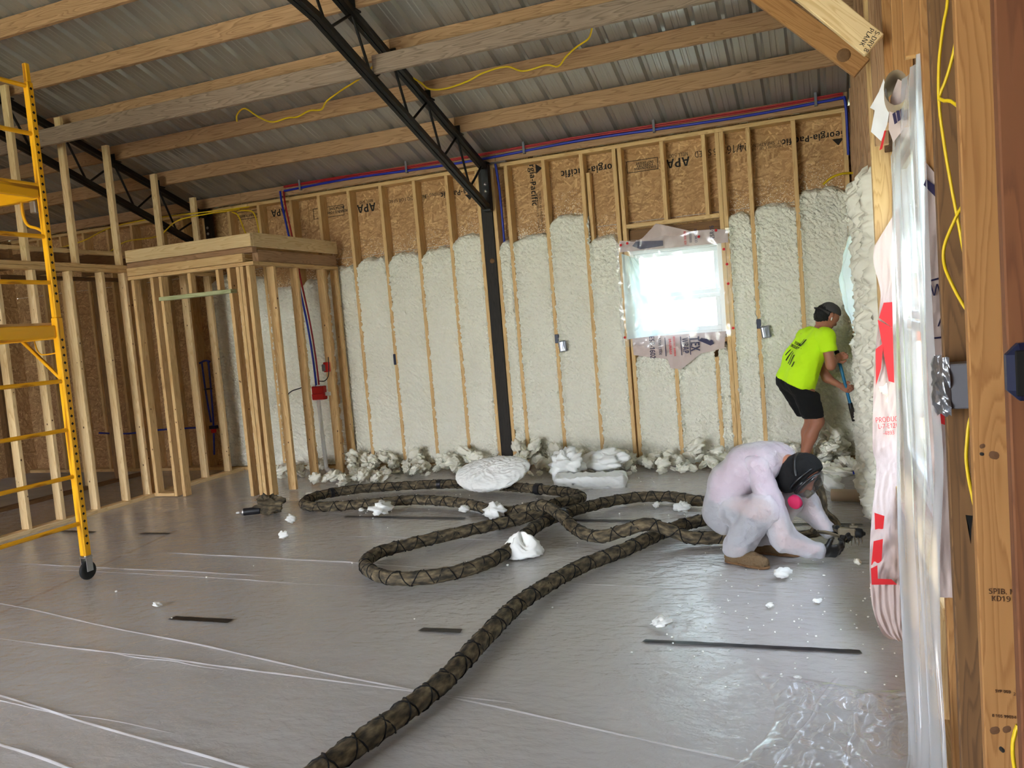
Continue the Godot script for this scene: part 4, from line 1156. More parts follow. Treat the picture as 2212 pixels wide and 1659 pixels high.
	var dr := thing("plastic_drape", "long clear plastic drape hanging in folds over the bright right window to the floor", "plastic sheet", V(0.22, 0.0, -2.8))
	sheet("drape_sheet", [V(0.272, 2.20, -3.3), V(0.262, 2.079, -3.4), V(0.246, 1.620, -3.5), V(0.237, 1.191, -3.45), V(0.221, 0.857, -3.3), V(0.202, 0.563, -3.1), V(0.184, 0.307, -2.9), V(0.177, 0.099, -2.8), V(0.165, 0.012, -2.70), V(0.12, 0.010, -2.55)],
		[V(0.285, 2.143, -2.56), V(0.272, 1.896, -2.50), V(0.266, 1.571, -2.45), V(0.268, 1.272, -2.45), V(0.270, 1.024, -2.42), V(0.257, 0.760, -2.45), V(0.258, 0.478, -2.50), V(0.255, 0.284, -2.45), V(0.252, 0.10, -2.42), V(0.25, 0.012, -2.40)], "drape_film",
		func(u: float, t: float): return V(0.0025 * sin(u * 40.0 + 3.0 * nz.get_noise_1d(t * 2.0)) + 0.014 * nz.get_noise_2d(u * 4.0, t * 1.6), 0, 0.02 * sin(u * 23.0 + t)) * smoothstep(1.0, 0.85, t), dr, 110, 120)
	m = MB.new()
	m.grid(60, 90, func(u: float, t: float):   # its foot, spilled in creases over the floor
		var x: float = lerpf(-0.34 + 0.10 * sin(t * 5.0), 0.262, u)
		var z: float = lerpf(-3.30 + 0.12 * u, -2.15, t)
		var e := smoothstep(0.0, 0.12, u) * smoothstep(0.0, 0.10, t)
		var c := 1.0 - absf(nz.get_noise_2d(x * 6.0 + z * 2.0, z * 4.0 - x * 3.0)) * 2.2
		return V(x, 0.012 + e * (0.012 + 0.018 * maxf(c, 0.0) + 0.006 * nz.get_noise_2d(x * 22.0, z * 18.0)) + 0.03 * smoothstep(0.75, 1.0, u), z))
	obj("floor_spill", m, M.clear_film, dr)
	# the roll end and torn paper at its top
	var pr := thing("paper_wrap", "torn white paper wrap with its cardboard roll end pinned above the right window", "paper", V(0.25, 2.0, -3.05))
	m = MB.new()
	m.tube([V(0.252, 2.150, -2.98), V(0.255, 2.140, -3.03), V(0.260, 2.125, -3.10), V(0.264, 2.115, -3.16)], func(_t, an: float): return 1.0 / sqrt(pow(cos(an) / 0.036, 2.0) + pow(sin(an) / 0.060, 2.0)), 26, false)
	obj("cardboard_roll", m, M.cardboard, pr)
	patch([Vector2(0.222, 2.20), Vector2(0.205, 2.16), Vector2(0.176, 2.113), Vector2(0.190, 2.102), Vector2(0.175, 2.033), Vector2(0.205, 1.998), Vector2(0.226, 2.05), Vector2(0.238, 2.11)], -3.05, "paper_flap", "paper", pr, 0.006, 0.01)
	patch([Vector2(0.238, 2.13), Vector2(0.262, 2.185), Vector2(0.290, 2.16), Vector2(0.285, 2.04), Vector2(0.240, 1.985), Vector2(0.228, 2.03)], -3.03, "paper_flap", "house_wrap", pr, 0.010, 0.01)
	for k in 3:
		m = MB.new()
		m.prism([Vector2(0.240 + 0.012 * k, 2.075 + 0.007 * k), Vector2(0.249 + 0.012 * k, 2.08 + 0.007 * k), Vector2(0.254 + 0.010 * k, 2.045 + 0.007 * k), Vector2(0.245 + 0.010 * k, 2.04 + 0.007 * k)], 2, -3.016, -3.015)
		obj("printed_band", m, pu, pr)
	m = MB.new()
	m.prism([Vector2(0.198, 1.968), Vector2(0.207, 1.972), Vector2(0.222, 2.03), Vector2(0.216, 2.03)], 2, -3.046, -3.045)
	obj("red_edge", m, M.print_red, pr)
	# the farther right window: film bulging into the room, foam sprayed over its edges
	var f3 := MB.new()
	f3.grid(24, 40, func(u: float, t: float):
		var y: float = lerpf(1.20, 1.97, t)
		var bulge: float = sin(clampf(t * 1.02, 0, 1) * PI)
		return V(0.31 - (0.10 + 0.10 * bulge) * sin(u * PI * 0.62) - 0.012 * nz.get_noise_2d(u * 4.0, t * 6.0), y, lerpf(-5.72, -6.85, 1.0 - u)))
	tag(obj("window_film", f3, M.milky_film), "bright plastic film bulging into the room near the foamed right corner", "plastic film")
	var fc := MB.new()
	fc.grid(150, 190, func(u: float, t: float):
		var z: float = lerpf(-5.10, -7.85, u)
		var top := 2.26 - 0.10 * u + 0.05 * nz.get_noise_1d(z * 5.0)
		var y: float = lerpf(0.04, top, t)
		var lump := 0.055 * nw.get_noise_2d(z * 5.0, y * 5.0) + 0.036 * worm(z, y, 8.0) + 0.006 * worm(z + 3.0, y, 18.0)
		var d := 0.020 + lump * 0.8 + 0.055 * smoothstep(-5.2, -5.5, z) * smoothstep(-7.3, -6.2, z)
		if y < 0.8:
			d += 0.035 * (0.8 - y)
		var hole: float = smoothstep(-5.78, -5.90, z) * smoothstep(1.16, 1.26, y + 0.06 * nz.get_noise_2d(z * 9.0, 1.0)) * smoothstep(2.05, 1.90, y + 0.06 * nz.get_noise_2d(z * 9.0, 5.0)) * smoothstep(-6.9, -6.75, z)
		d = lerpf(d, -0.10, hole)
		var edge: float = smoothstep(0.0, 0.04, t) * smoothstep(1.0, 0.97, t) * smoothstep(0.0, 0.03, u)
		return V(XR - d * edge + 0.05 * (1.0 - edge), y, z), true)
	var keep := PackedInt32Array()   # no foam over the window itself
	for k in range(0, fc.ix.size(), 3):
		if minf(minf(fc.v[fc.ix[k]].x, fc.v[fc.ix[k + 1]].x), fc.v[fc.ix[k + 2]].x) < 0.345 or fc.v[fc.ix[k]].z < -6.84 or fc.v[fc.ix[k]].z > -5.76 or fc.v[fc.ix[k]].y < 0.8:
			keep.append_array([fc.ix[k], fc.ix[k + 1], fc.ix[k + 2]])
	fc.ix = keep
	obj("insulation_foam", fc, M.foam_scrap, get_node("wall_right"))
	fc = MB.new()
	fc.grid(16, 150, func(u: float, t: float):
		var z: float = lerpf(-4.88, -5.04, u)
		var y: float = lerpf(0.02, 1.0, t)
		var e: float = 1.0 - pow(absf(u * 2.0 - 1.0), 4.0)
		return V(0.30 - e * (0.055 + 0.03 * worm(y, z * 2.0, 11.0)), y, z + 0.03 * nz.get_noise_1d(y * 18.0)), true)
	obj("insulation_foam", fc, M.foam_scrap, get_node("wall_right"))


func build_floor_cover() -> void:
	var ps := thing("plastic_sheet", "clear wrinkled plastic sheeting spread over the whole concrete floor", "plastic sheet", V(-4.0, 0, -4.0))
	var make := func(xa: float, xb: float, nx: int, us: float) -> MB:
		var g := MB.new()
		g.grid(nx, 210, func(u: float, w: float):
			var x: float = lerpf(xa, xb, u)
			var z: float = lerpf(-7.87, 1.6, w)
			var near := smoothstep(-1.6, -0.4, x) * smoothstep(-4.2, -2.6, z)
			var h := 0.0022 * nz.get_noise_2d(x * 2.2, z * 7.5) + 0.0012 * nw.get_noise_2d(x * 5.0, z * 14.0) + near * 0.004 * nz.get_noise_2d(x * 8.0 - z * 3.0, z * 5.0)
			return V(x, 0.006 + maxf(h, -0.004), z), false, us, 13.0)
		return g
	obj("sheet", make.call(-6.60, 0.275, 150, 5.0), M.floor_film, ps)
	var ps2 := thing("plastic_sheet", "clear plastic sheeting on the floor of the dark room behind the left stud partition", "plastic sheet", V(-7.3, 0, -5.0))
	obj("sheet", make.call(-7.93, -6.73, 30, 0.6), M.floor_film, ps2)
	var b: MB
	var r := RandomNumberGenerator.new()
	r.seed = 19
	b = MB.new()
	var folds := []
	for k in 20:
		var z := -6.8 + 6.2 * pow(r.randf(), 0.8)
		var x0 := r.randf_range(-6.3, -1.0)
		folds.append([Vector2(x0, z), Vector2(minf(x0 + r.randf_range(0.6, 3.2), 0.1), z + r.randf_range(-0.10, 0.10)), r.randf_range(0.003, 0.0065)])
	folds.append_array([[Vector2(-5.4, -3.55), Vector2(0.1, -2.55), 0.006], [Vector2(-4.5, -2.6), Vector2(-0.2, -1.9), 0.007], [Vector2(-4.8, -4.6), Vector2(-2.2, -4.45), 0.008], [Vector2(-4.4, -3.0), Vector2(-1.2, -2.85), 0.006], [Vector2(-3.6, -2.2), Vector2(-1.0, -1.75), 0.008], [Vector2(-0.02, -3.3), Vector2(-0.30, -2.3), 0.008], [Vector2(0.05, -3.1), Vector2(-0.05, -2.3), 0.007]])
	for f in folds:
		var a: Vector2 = f[0]
		var c: Vector2 = f[1]
		var side := (c - a).orthogonal().normalized()
		var ph := r.randf() * 50.0
		b.grid(4, int(a.distance_to(c) / 0.06) + 2, func(u: float, w: float):
			var p: Vector2 = a.lerp(c, w) + side * (0.014 * nz.get_noise_1d(w * 3.0 + ph))
			var e := sin(w * PI)
			var h: float = f[2] * pow(e, 0.5) * (0.6 + 0.8 * absf(nz.get_noise_1d(w * 7.0 + ph + 9.0)))
			var q: Vector2 = p + side * (u - 0.5) * f[2] * 2.4
			return V(q.x, 0.0075 + h * [0.0, 0.75, 1.0, 0.45, 0.0][roundi(u * 4.0)], q.y))
	var pl := obj("fold_ridge", b, M.floor_film, ps)
	pl.set_meta("kind", "stuff")
	var tapes := [
		[-3.49, -3.42, -3.09, -3.43, 0.055, "short black tape strip on the plastic left of the near hose"],
		[-1.96, -3.49, -1.74, -3.50, 0.05, "shortest black tape strip on the plastic beside the near hose"],
		[-0.84, -3.53, 0.07, -3.56, 0.034, "long black tape strip in the window glare at the right"],
		[-3.81, -5.69, -2.70, -5.67, 0.05, "long black tape strip inside the far hose loop"],
		[-1.86, -5.65, -1.31, -5.65, 0.05, "black tape strip between the crossing hoses"],
		[-6.34, -5.08, -5.92, -5.07, 0.05, "black tape strip behind the scaffold caster"],
		[-5.39, -5.06, -5.10, -5.07, 0.05, "black tape strip on the plastic right of the scaffold"],
		[-0.30, -5.62, 0.16, -5.62, 0.04, "thin black tape strip behind the crouching worker's hands"]]
	for t in tapes:
		var m := MB.new()
		var a := V(t[0], 0.0115, t[1])
		var c := V(t[2], 0.0115, t[3])
		var nn := int(a.distance_to(c) / 0.04) + 2
		m.grid(nn, 2, func(u: float, w: float): return a.lerp(c, u) + V(0.01 * (w - 0.5) * (1 if u > 0.5 else -1), 0.0015 * nz.get_noise_2d(u * 9.0, w), (w - 0.5) * t[4] * (1.0 + 0.06 * nz.get_noise_1d(u * 20.0))))
		tag(obj("tape_strip", m, M.tape), t[5], "tape", "black tape strips on the floor plastic")


func hose_path() -> Array:
	var p := [[-1.66, .05, -1.75], [-1.655, .05, -2.05], [-1.63, .05, -2.26], [-1.575, .05, -2.53], [-1.53, .05, -2.88], [-1.54, .05, -3.34], [-1.53, .05, -3.83], [-1.40, .05, -4.39], [-1.21, .05, -4.78], [-1.04, .05, -5.21], [-0.89, .05, -5.45], [-0.66, .05, -5.65], [-0.62, .05, -5.88], [-0.78, .05, -6.02],
		[-0.95, .05, -6.06], [-1.22, .05, -6.21], [-1.53, .05, -6.13], [-1.79, .06, -5.75], [-1.93, .07, -5.30], [-1.95, .06, -4.90], [-1.96, .05, -4.56], [-2.08, .05, -4.27], [-2.30, .05, -4.10], [-2.51, .05, -4.10], [-2.76, .05, -4.29], [-2.83, .05, -4.55], [-2.68, .05, -4.82], [-2.34, .05, -5.26], [-2.10, .06, -5.52], [-1.97, .10, -5.75], [-1.88, .08, -5.98],
		[-1.91, .05, -6.21], [-2.10, .05, -6.38], [-2.58, .05, -6.56], [-3.19, .05, -6.71], [-3.65, .05, -6.68], [-4.24, .05, -6.49], [-4.46, .05, -6.2], [-4.36, .05, -5.90], [-4.10, .05, -5.82], [-3.71, .05, -5.94], [-3.34, .055, -6.06], [-2.84, .05, -5.96], [-2.39, .05, -5.68], [-2.12, .10, -5.62], [-1.96, .15, -5.48], [-1.80, .12, -5.33], [-1.62, .06, -5.15],
		[-1.45, .05, -5.05], [-1.27, .10, -5.03], [-1.12, .14, -5.03], [-0.96, .09, -5.05], [-0.83, .05, -5.06], [-0.55, .05, -5.12], [-0.35, .05, -5.14], [-0.24, .06, -5.12]]
	return curve(p.map(func(k): return V(k[0], k[1] + 0.010, k[2])), 0.02)


func build_hose() -> void:
	var h := thing("spray_hose", "long heated spray hose in a dirty olive fabric jacket, looping over the floor", "hose", V(-1.66, 0, -2.0))
	var path := hose_path()
	var b := MB.new()
	b.tube(path, func(t: float, a: float):
		return 0.041 * (1.0 + 0.07 * nz.get_noise_1d(t * 190.0) + 0.08 * nz.get_noise_2d(t * 420.0, cos(a) * 1.4) + 0.05 * nw.get_noise_2d(t * 1100.0, sin(a))), 14, true, 1.6)
	obj("fabric_jacket", b, M.hose_jacket, h)
	for sgn in [-1.0, 1.0]:
		var pts := []
		var len := 0.0
		var fx := Vector3.UP
		for k in path.size():
			var t: Vector3 = (path[mini(k + 1, path.size() - 1)] - path[maxi(k - 1, 0)]).normalized()
			fx = (fx - t * fx.dot(t)).normalized()
			if k: len += path[k].distance_to(path[k - 1])
			var a: float = sgn * (len / 0.145 * TAU + 0.9 * nz.get_noise_1d(len * 2.0)) + (1.0 if sgn > 0 else 0.0)
			pts.append(path[k] + (fx * cos(a) + t.cross(fx) * sin(a)) * (0.0425 + 0.002 * nz.get_noise_1d(len * 9.0)))
		b = MB.new()
		b.tube(pts, func(_t, _a): return 0.0038, 5)
		obj("netting_cord", b, M.hose_cord, h.get_node("fabric_jacket"), "black cord wound round the jacket")
	for k in [[0.60, 0.05], [0.66, 0.044], [0.33, 0.044], [0.72, 0.045]]:
		var i := int(k[0] * path.size())
		b = MB.new()
		b.tube(path.slice(i, i + 4), func(_t, _a): return k[1] + 0.002, 14)
		obj("tape_band", b, M.tape, h, "black tape band")
	# the whip end that the worker holds
	var w := thing("hose_whip", "dirty forked hose end hanging below the crouching worker's mask", "hose", V(-0.1, 0.1, -5.0))
	for pp in [[V(-0.24, 0.07, -5.12), V(-0.10, 0.07, -5.20), V(0.0, 0.12, -5.18), V(-0.06, 0.20, -5.16), V(-0.15, 0.28, -5.15), V(-0.20, 0.33, -5.17)], [V(-0.13, 0.09, -5.12), V(-0.075, 0.17, -5.12), V(-0.068, 0.26, -5.12), V(-0.078, 0.34, -5.14), V(-0.10, 0.41, -5.17), V(-0.15, 0.44, -5.20)]]:
		b = MB.new()
		b.tube(curve(pp, 0.015), func(t: float, a: float): return 0.026 * (1.0 + 0.12 * nz.get_noise_2d(t * 15.0, cos(a))), 12, true, 2.0)
		obj("whip_line", b, M.hose_jacket, w)


func chunk_mesh(sd: int, stretch: Vector3, rough := 0.35, nu := 18, nv := 12) -> ArrayMesh:   # a torn lump of foam about 1 across, centred
	var b := MB.new()
	var o := sd * 13.7
	b.grid(nu, nv, func(u: float, w: float):
		var a: float = u * TAU
		var d := V(cos(a) * sin(w * PI), cos(w * PI), sin(a) * sin(w * PI))
		var r := 0.5 * (1.0 + rough * nz.get_noise_3d(d.x * 1.3 + o, d.y * 1.3, d.z * 1.3) + rough * 0.6 * (0.4 - absf(nz.get_noise_3d(d.x * 2.2, d.y * 2.2 + o, d.z * 2.2))) + rough * 0.28 * nz.get_noise_3d(d.x * 5.0, d.y * 6.0, d.z * 6.0 + o))
		return d * r * stretch, false, 1.0, 1.0, true)
	return b.mesh()


func lay(mesh: Mesh, m: String, p: Vector3, s: float, turn: Vector3, label: String, group := "", called := "foam_chunk") -> MeshInstance3D:
	var o := obj(called, mesh, M[m])
	o.basis = Basis.from_euler(turn) * Basis.from_scale(Vector3.ONE * s)
	var low := INF
	var box := mesh.get_aabb()
	for k in 8:
		low = minf(low, (o.basis * box.get_endpoint(k)).y)
	o.position = V(p.x, p.y - low * 0.86, p.z)
	tag(o, label, "foam chunk", group)
	return o


func build_debris() -> void:
	var r := RandomNumberGenerator.new()
	r.seed = 23
	var kinds := []
	for k in 9:
		kinds.append(chunk_mesh(k + 1, V(1.0, r.randf_range(0.45, 0.75), r.randf_range(0.55, 0.95)), r.randf_range(0.35, 0.6)))
	for k in 4:
		kinds.append(chunk_mesh(k + 31, V(1.0, 0.30, 0.8), 0.6))
	var heap := []   # spheres already lying there
	var drop := func(x: float, z: float, rad: float, most: float) -> float:
		var y := 0.0
		for h in heap:
			var d := Vector2(x - h.x, z - h.z).length()
			var both: float = rad + h.w
			if d < both:
				y = maxf(y, h.y + sqrt(both * both - d * d) - rad)
		return y if y <= most else -1.0
	var bays := [[-5.0, -4.45, "below the two leftmost foamed bays"], [-4.45, -3.64, "below the bays with the small blue box"], [-3.64, -3.02, "just left of the timber post"], [-3.02, -2.2, "just right of the timber post"], [-2.2, -1.4, "under the window's left half"], [-1.4, -0.8, "under the window's right half"], [-0.8, -0.25, "between the window and the standing worker"],
		[-5.9, -5.15, "on the floor inside the closet framing"], [-4.95, -4.2, "strewn in front of the closet's side"], [-0.12, 0.12, "in the pile at the standing worker's feet"]]
	var counts := [34, 36, 28, 34, 30, 26, 24, 24, 20, 30]
	for q in 10:
		var made := 0
		for k in 1500:
			if made >= counts[q]:
				break
			var d := pow(r.randf(), 1.5)
			var x := lerpf(bays[q][0], bays[q][1], r.randf())
			var z := -7.815 + d * (0.45 if x < -3.2 else 0.52) + 0.05
			var s := r.randf_range(0.075, 0.155) * (1.15 - 0.4 * d)
			var most := 0.16 * (1.0 - d)
			if q == 7:
				z = lerpf(-7.72, -7.0, r.randf() * 0.8); most = 0.05
			elif q == 8:
				z = lerpf(-7.25, -6.85, r.randf()); most = 0.0
			elif q == 9:
				z = -7.76 + 0.6 * d; most = 0.28 * (1.0 - d)
			if q == 7 and absf(x + 5.25) < 0.09:
				continue
			var y: float = drop.call(x, z, s * 0.40, most)
			if y < 0.0:
				continue
			heap.append(Vector4(x, y, z, s * 0.40))
			lay(kinds[r.randi() % 13], "foam_scrap", V(x, y, z), s, V(r.randf() * 0.8, r.randf() * TAU, r.randf() * 0.8), "loose torn chunk of cream spray foam " + bays[q][2], "foam scraps " + bays[q][2])
			made += 1
	# large pieces
	var slab := MB.new()
	slab.grid(120, 72, func(u: float, w: float):
		var a: float = u * TAU
		var ph: float = w * PI
		var d := V(cos(a) * sin(ph), cos(ph), sin(a) * sin(ph))
		var q := V(signf(d.x) * pow(absf(d.x), 0.9) * 0.335, d.y * 0.075, d.z * 0.20)
		q.x *= 1.0 - 0.18 * d.z
		var sk := worm(q.x + 3.0, q.z + d.y * 0.1, 12.0)
		return q + d * (0.009 * sk + 0.004 * worm(q.x, q.z, 19.0)), false, 1.0, 1.0, true)
	var sm := slab.mesh()
	lay(sm, "white_foam", V(-2.80, 0.01, -6.50), 1.0, V(0.55, 0.12, 0.10), "large white cushion shaped slab of foam lying over the hose's far loop", "", "foam_slab")
	lay(chunk_mesh(51, V(1.3, 0.5, 0.75), 0.35, 40, 26), "white_foam", V(-1.98, 0.0, -7.27), 0.34, V(0.35, -0.1, 0.12), "curved white foam slab leaning in the scrap heap below the window", "", "foam_slab")
	var bl := MB.new()
	bl.grid(40, 26, func(u: float, w: float):
		var a: float = u * TAU
		var q := V(lerpf(-0.33, 0.33, w), sin(a) * 0.06, cos(a) * 0.085)
		var sq := V(q.x, clampf(q.y * 1.4, -0.055, 0.055), clampf(q.z * 1.35, -0.08, 0.08))
		var cap := smoothstep(0.0, 0.03, w) * smoothstep(1.0, 0.97, w)
		sq.y *= cap; sq.z *= cap
		return sq + V(0.01 * nz.get_noise_2d(a, w * 4.0), 0.012 * worm(w * 0.6, a * 0.05, 12.0), 0.012 * worm(w * 0.6 + 2.0, a * 0.05, 14.0)) * cap, true, 1.0, 1.0, true)
	lay(bl.mesh(), "white_foam", V(-1.99, 0.0, -6.80), 1.0, V(0.1, 0.16, 0.0), "long white foam block lying in front of the curved slab", "", "foam_block")
	lay(chunk_mesh(53, V(1.0, 0.8, 0.8), 0.5, 30, 20), "white_foam", V(-2.27, 0.0, -6.98), 0.30, V(0.2, 0.4, 0.2), "rounded white foam lump left of the long foam block", "")
	var sp := MB.new()
	sp.grid(34, 22, func(u: float, w: float):
		var a: float = u * TAU
		var d := V(cos(a) * sin(w * PI), cos(w * PI), sin(a) * sin(w * PI))
		var peak: float = pow(maxf(0.0, d.y), 1.0) * (0.5 + 0.5 * absf(sin(a * 2.0 + 0.6)))
		return V(d.x * 0.115, maxf(d.y, -0.3) * 0.05 + peak * 0.075 * (0.6 + 0.4 * sin(a * 4.0)), d.z * 0.075) + d * 0.012 * nz.get_noise_3d(d.x * 4.0, d.y * 4.0, d.z * 4.0), false, 1.0, 1.0, true)
	var spm := sp.mesh()
	lay(spm, "white_foam", V(-1.86, 0.008, -4.72), 1.12, V(0, 0.2, 0.05), "white spiky foam chunk beside the hose loop's lower strand", "")
	var singles := [
		[-2.40, -5.60, 0.155, "ragged white foam chunk against the hose crossing"], [-3.47, -5.70, 0.17, "white foam chunk on the tape inside the far hose loop"], [-4.38, -6.38, 0.13, "white foam chunk leaning on the far left bend of the hose"],
		[-0.275, -4.46, 0.095, "white foam chunk with a notched edge in front of the brown boot"], [-0.79, -3.69, 0.10, "thin white foam flake lying in the window glare"], [-1.04, -5.86, 0.10, "white foam lump behind the crouching worker's back"],
		[-1.26, -6.02, 0.05, "small white foam bit by the hose's upper right strand"], [-3.73, -3.56, 0.055, "small white foam pebble left alone on the near left plastic"], [-2.86, -5.95, 0.09, "white foam bit against the middle hose strand"],
		[-3.75, -5.85, 0.06, "little white foam crumb beside the hose's tan section"], [-3.9, -4.98, 0.07, "flat white foam flake left of the long hose loop"], [-0.02, -6.55, 0.17, "broken cream foam piece behind the crouching worker's mask"],
		[0.05, -7.0, 0.22, "big cream foam lump in front of the corner pile"], [-4.15, -5.42, 0.08, "scattered white foam flake near the spray can"], [-0.32, -4.02, 0.04, "tiny white foam bead right of the glare, nearer one"], [-0.10, -4.12, 0.04, "tiny white foam bead right of the glare, farther one"],
		[0.10, -4.75, 0.05, "small cream foam bit by the wall below the spray gun"], [-0.17, -3.25, 0.03, "tiny white foam bead on the crumpled plastic at lower right"]]
	var path := hose_path()
	for k in singles.size():
		var s = singles[k]
		for it in 12:
			for h in path:
				var d := Vector2(s[0] - h.x, s[1] - h.z)
				var near: float = 0.05 + 0.46 * s[2]
				if d.length() < near:
					s[0] += d.normalized().x * (near - d.length() + 0.002); s[1] += d.normalized().y * (near - d.length() + 0.002)
		lay(kinds[(k * 5 + 2) % 13], "white_foam" if s[0] < 0.0 else "foam_scrap", V(s[0], 0.01, s[1]), s[2], V(0.2, k * 1.3, 0.1), s[3])
	var mm := MultiMesh.new()
	mm.transform_format = MultiMesh.TRANSFORM_3D
	mm.mesh = chunk_mesh(77, V(1, 0.7, 0.8), 0.4, 8, 6)
	mm.instance_count = 230
	for k in 230:
		var p := V(r.randf_range(-0.75, 0.2), 0.012, r.randf_range(-5.2, -3.0)) if k < 130 else V(r.randf_range(-4.9, -0.5), 0.012, r.randf_range(-6.6, -3.2) if k < 150 else r.randf_range(-7.2, -5.6))
		var s := r.randf_range(0.005, 0.011) * (1.0 if k < 130 else 1.4)
		mm.set_instance_transform(k, Transform3D(Basis(Vector3.UP, r.randf() * TAU) * Basis.from_scale(Vector3.ONE * s), p))
	var mi := MultiMeshInstance3D.new()
	mi.name = "foam_crumbs"
	mi.multimesh = mm
	mi.material_override = M.white_foam
	add_child(mi)
	tag(mi, "tiny white foam crumbs scattered over the plastic sheeting", "crumbs")
	mi.set_meta("kind", "stuff")
	# small things on the floor
	var can := thing("spray_can", "black spray can with a silver dome and white nozzle lying on the plastic", "spray can", V(-4.80, 0.036, -5.72))
	var ax := V(0.75, 0.0, -0.45).normalized()
	var cb := Basis(V(0, 1, 0).cross(ax).normalized() * -1.0, ax, Vector3.UP)
	var o := V(-4.89, 0.04, -5.665)
	var m := MB.new()
	m.lathe([Vector2(0, 0.19), Vector2(0.028, 0.19), Vector2(0.033, 0.183), Vector2(0.033, 0.05), Vector2(0.030, 0.045)], o, cb, 18)
	obj("can_body", m, M.tape, can)
	m = MB.new()
	m.lathe([Vector2(0.032, 0.047), Vector2(0.03, 0.035), Vector2(0.018, 0.02), Vector2(0.012, 0.015), Vector2(0.012, 0.008)], o, cb, 18)
	obj("dome", m, M.zinc, can)
	m = MB.new()
	m.lathe([Vector2(0.010, 0.012), Vector2(0.010, -0.012), Vector2(0.006, -0.018), Vector2(0.0, -0.018)], o, cb, 12)
	obj("nozzle", m, M.white_plastic, can)
	var gl := lay(chunk_mesh(91, V(1.0, 0.62, 0.6), 0.55, 34, 22), "hose_jacket", V(-4.62, 0.01, -5.76), 0.235, V(0, 0.2, 0), "crumpled brown stiff glove beside the spray can", "", "work_glove")
	gl.set_meta("category", "glove")
	var ct := MB.new()
	ct.tube([V(-0.02, 0.055, -6.28), V(0.24, 0.055, -6.24)], func(_t, _a): return 0.045, 20, true)
	tag(obj("cardboard_tube", ct, M.cardboard), "brown cardboard tube lying on the floor against the foamed right wall", "tube")
	var rt := thing("cut_pipe_ends", "red and blue cut pipe ends poking from the foam near the right corner floor", "pipe", V(0.17, 0.1, -6.7))
	rope("pipe", [V(0.30, 0.16, -6.72), V(0.15, 0.155, -6.72)], 0.012, "red_pipe", rt)
	rope("pipe", [V(0.30, 0.135, -6.71), V(0.14, 0.13, -6.71)], 0.012, "blue_pipe", rt)


func build_outside() -> void:
	# what stands outside the back window
	var s := thing("carport", "pale open carport with a sloping roof edge seen through the back window", "carport", V(-2.0, -0.2, -12.5))
	var m := MB.new()
	m.prism([Vector2(-7.5, 1.86), Vector2(-7.5, 3.6), Vector2(2.6, 3.1), Vector2(2.6, 1.68)], 2, -14.0, -11.0)
	obj("gable_panel", m, mat("shed_white", Color(0.62, 0.70, 0.72), 0.6), s)
	for x in [-7.3, 2.4]:
		for z in [-11.2, -13.8]:
			m = MB.new()
			m.span(V(x - 0.07, -0.21, z - 0.07), V(x + 0.07, 1.9, z + 0.07), 0.005)
			obj("post", m, M.gray_plastic, s)
	m = MB.new()
	m.beam(V(-7.7, 1.98, -10.9), V(2.75, 1.735, -10.9), 0.14, 0.16, Vector3.UP)
	obj("roof_edge", m, mat("shed_trim", Color(0.85, 0.88, 0.90), 0.6), s)
	for x in [-2.9, -2.35]:
		m = MB.new()
		m.lathe([Vector2(0, 0.03), Vector2(0.13, 0.03), Vector2(0.15, 0.0)], V(x + 0.7, 1.68, -11.0), Basis(Vector3.RIGHT, PI / 2), 18)
		obj("vent", m, M.gray_plastic, s)
	var bn := thing("barn", "long pale metal barn standing outside beyond the right wall's windows", "barn", V(6.5, -0.2, -6.0))
	m = MB.new()
	m.span(V(3.0, -0.21, -22.0), V(9.0, 5.6, 3.0))
	obj("wall", m, mat("barn_siding", Color(0.44, 0.47, 0.48), 0.6), bn)
	m = MB.new()
	for k in 60:
		m.span(V(2.975, -0.2, -21.9 + 0.41 * k), V(3.0, 5.58, -21.86 + 0.41 * k))
	obj("rib", m, M.barn_siding, bn)
	var r := RandomNumberGenerator.new()
	r.seed = 3
	var leaf := mat("leaves", Color(0.36, 0.52, 0.16), 0.8)
	leaf.backlight_enabled = true
	leaf.backlight = Color(0.3, 0.4, 0.1)
	for k in 5:
		var t := thing("tree", ["leafy green tree outside, nearest the far right window", "leafy green tree outside, second beyond the right windows", "leafy green tree outside, third beyond the right windows", "leafy green tree outside behind the shed, left one", "leafy green tree outside behind the shed, right one"][k], "tree", [V(2.9, -0.2, -31), V(5.2, -0.2, -36), V(8, -0.2, -40), V(-9, -0.2, -22), V(-1.5, -0.2, -24)][k])
		var c := MB.new()
		for q in 700:
			var d := Vector3(r.randfn(), r.randfn() * 0.8, r.randfn()).normalized() * pow(r.randf(), 0.4) * 2.4
			var p := t.position + V(0, 4.6, 0) + d
			var bb := Basis.from_euler(Vector3(r.randf() * TAU, r.randf() * TAU, 0))
			c.face([p + bb * V(-0.22, 0, 0), p + bb * V(0, 0, 0.12), p + bb * V(0.22, 0, 0), p + bb * V(0, 0, -0.12)], bb * Vector3.UP, [Vector2.ZERO, Vector2.ZERO, Vector2.ZERO, Vector2.ZERO])
		var cr := obj("crown", c, leaf, t)
		cr.set_meta("kind", "stuff")
		c = MB.new()
		c.tube([t.position, t.position + V(0.1, 2.5, 0), t.position + V(0, 4.5, 0.1)], func(u, _a): return 0.22 - 0.1 * u, 10)
		obj("trunk", c, M.brown_pine, t)


func field_at(bones: Array, k: float, p: Vector3) -> float:
	var acc := 0.0
	for b in bones:
		var a: Vector3 = b[0]
		var ba: Vector3 = b[1] - a
		var h := clampf((p - a).dot(ba) / maxf(ba.length_squared(), 1e-8), 0.0, 1.0)
		acc += exp(-(p.distance_to(a + ba * h) - lerpf(b[2], b[3], h)) / k)
	return -k * log(maxf(acc, 1e-30))


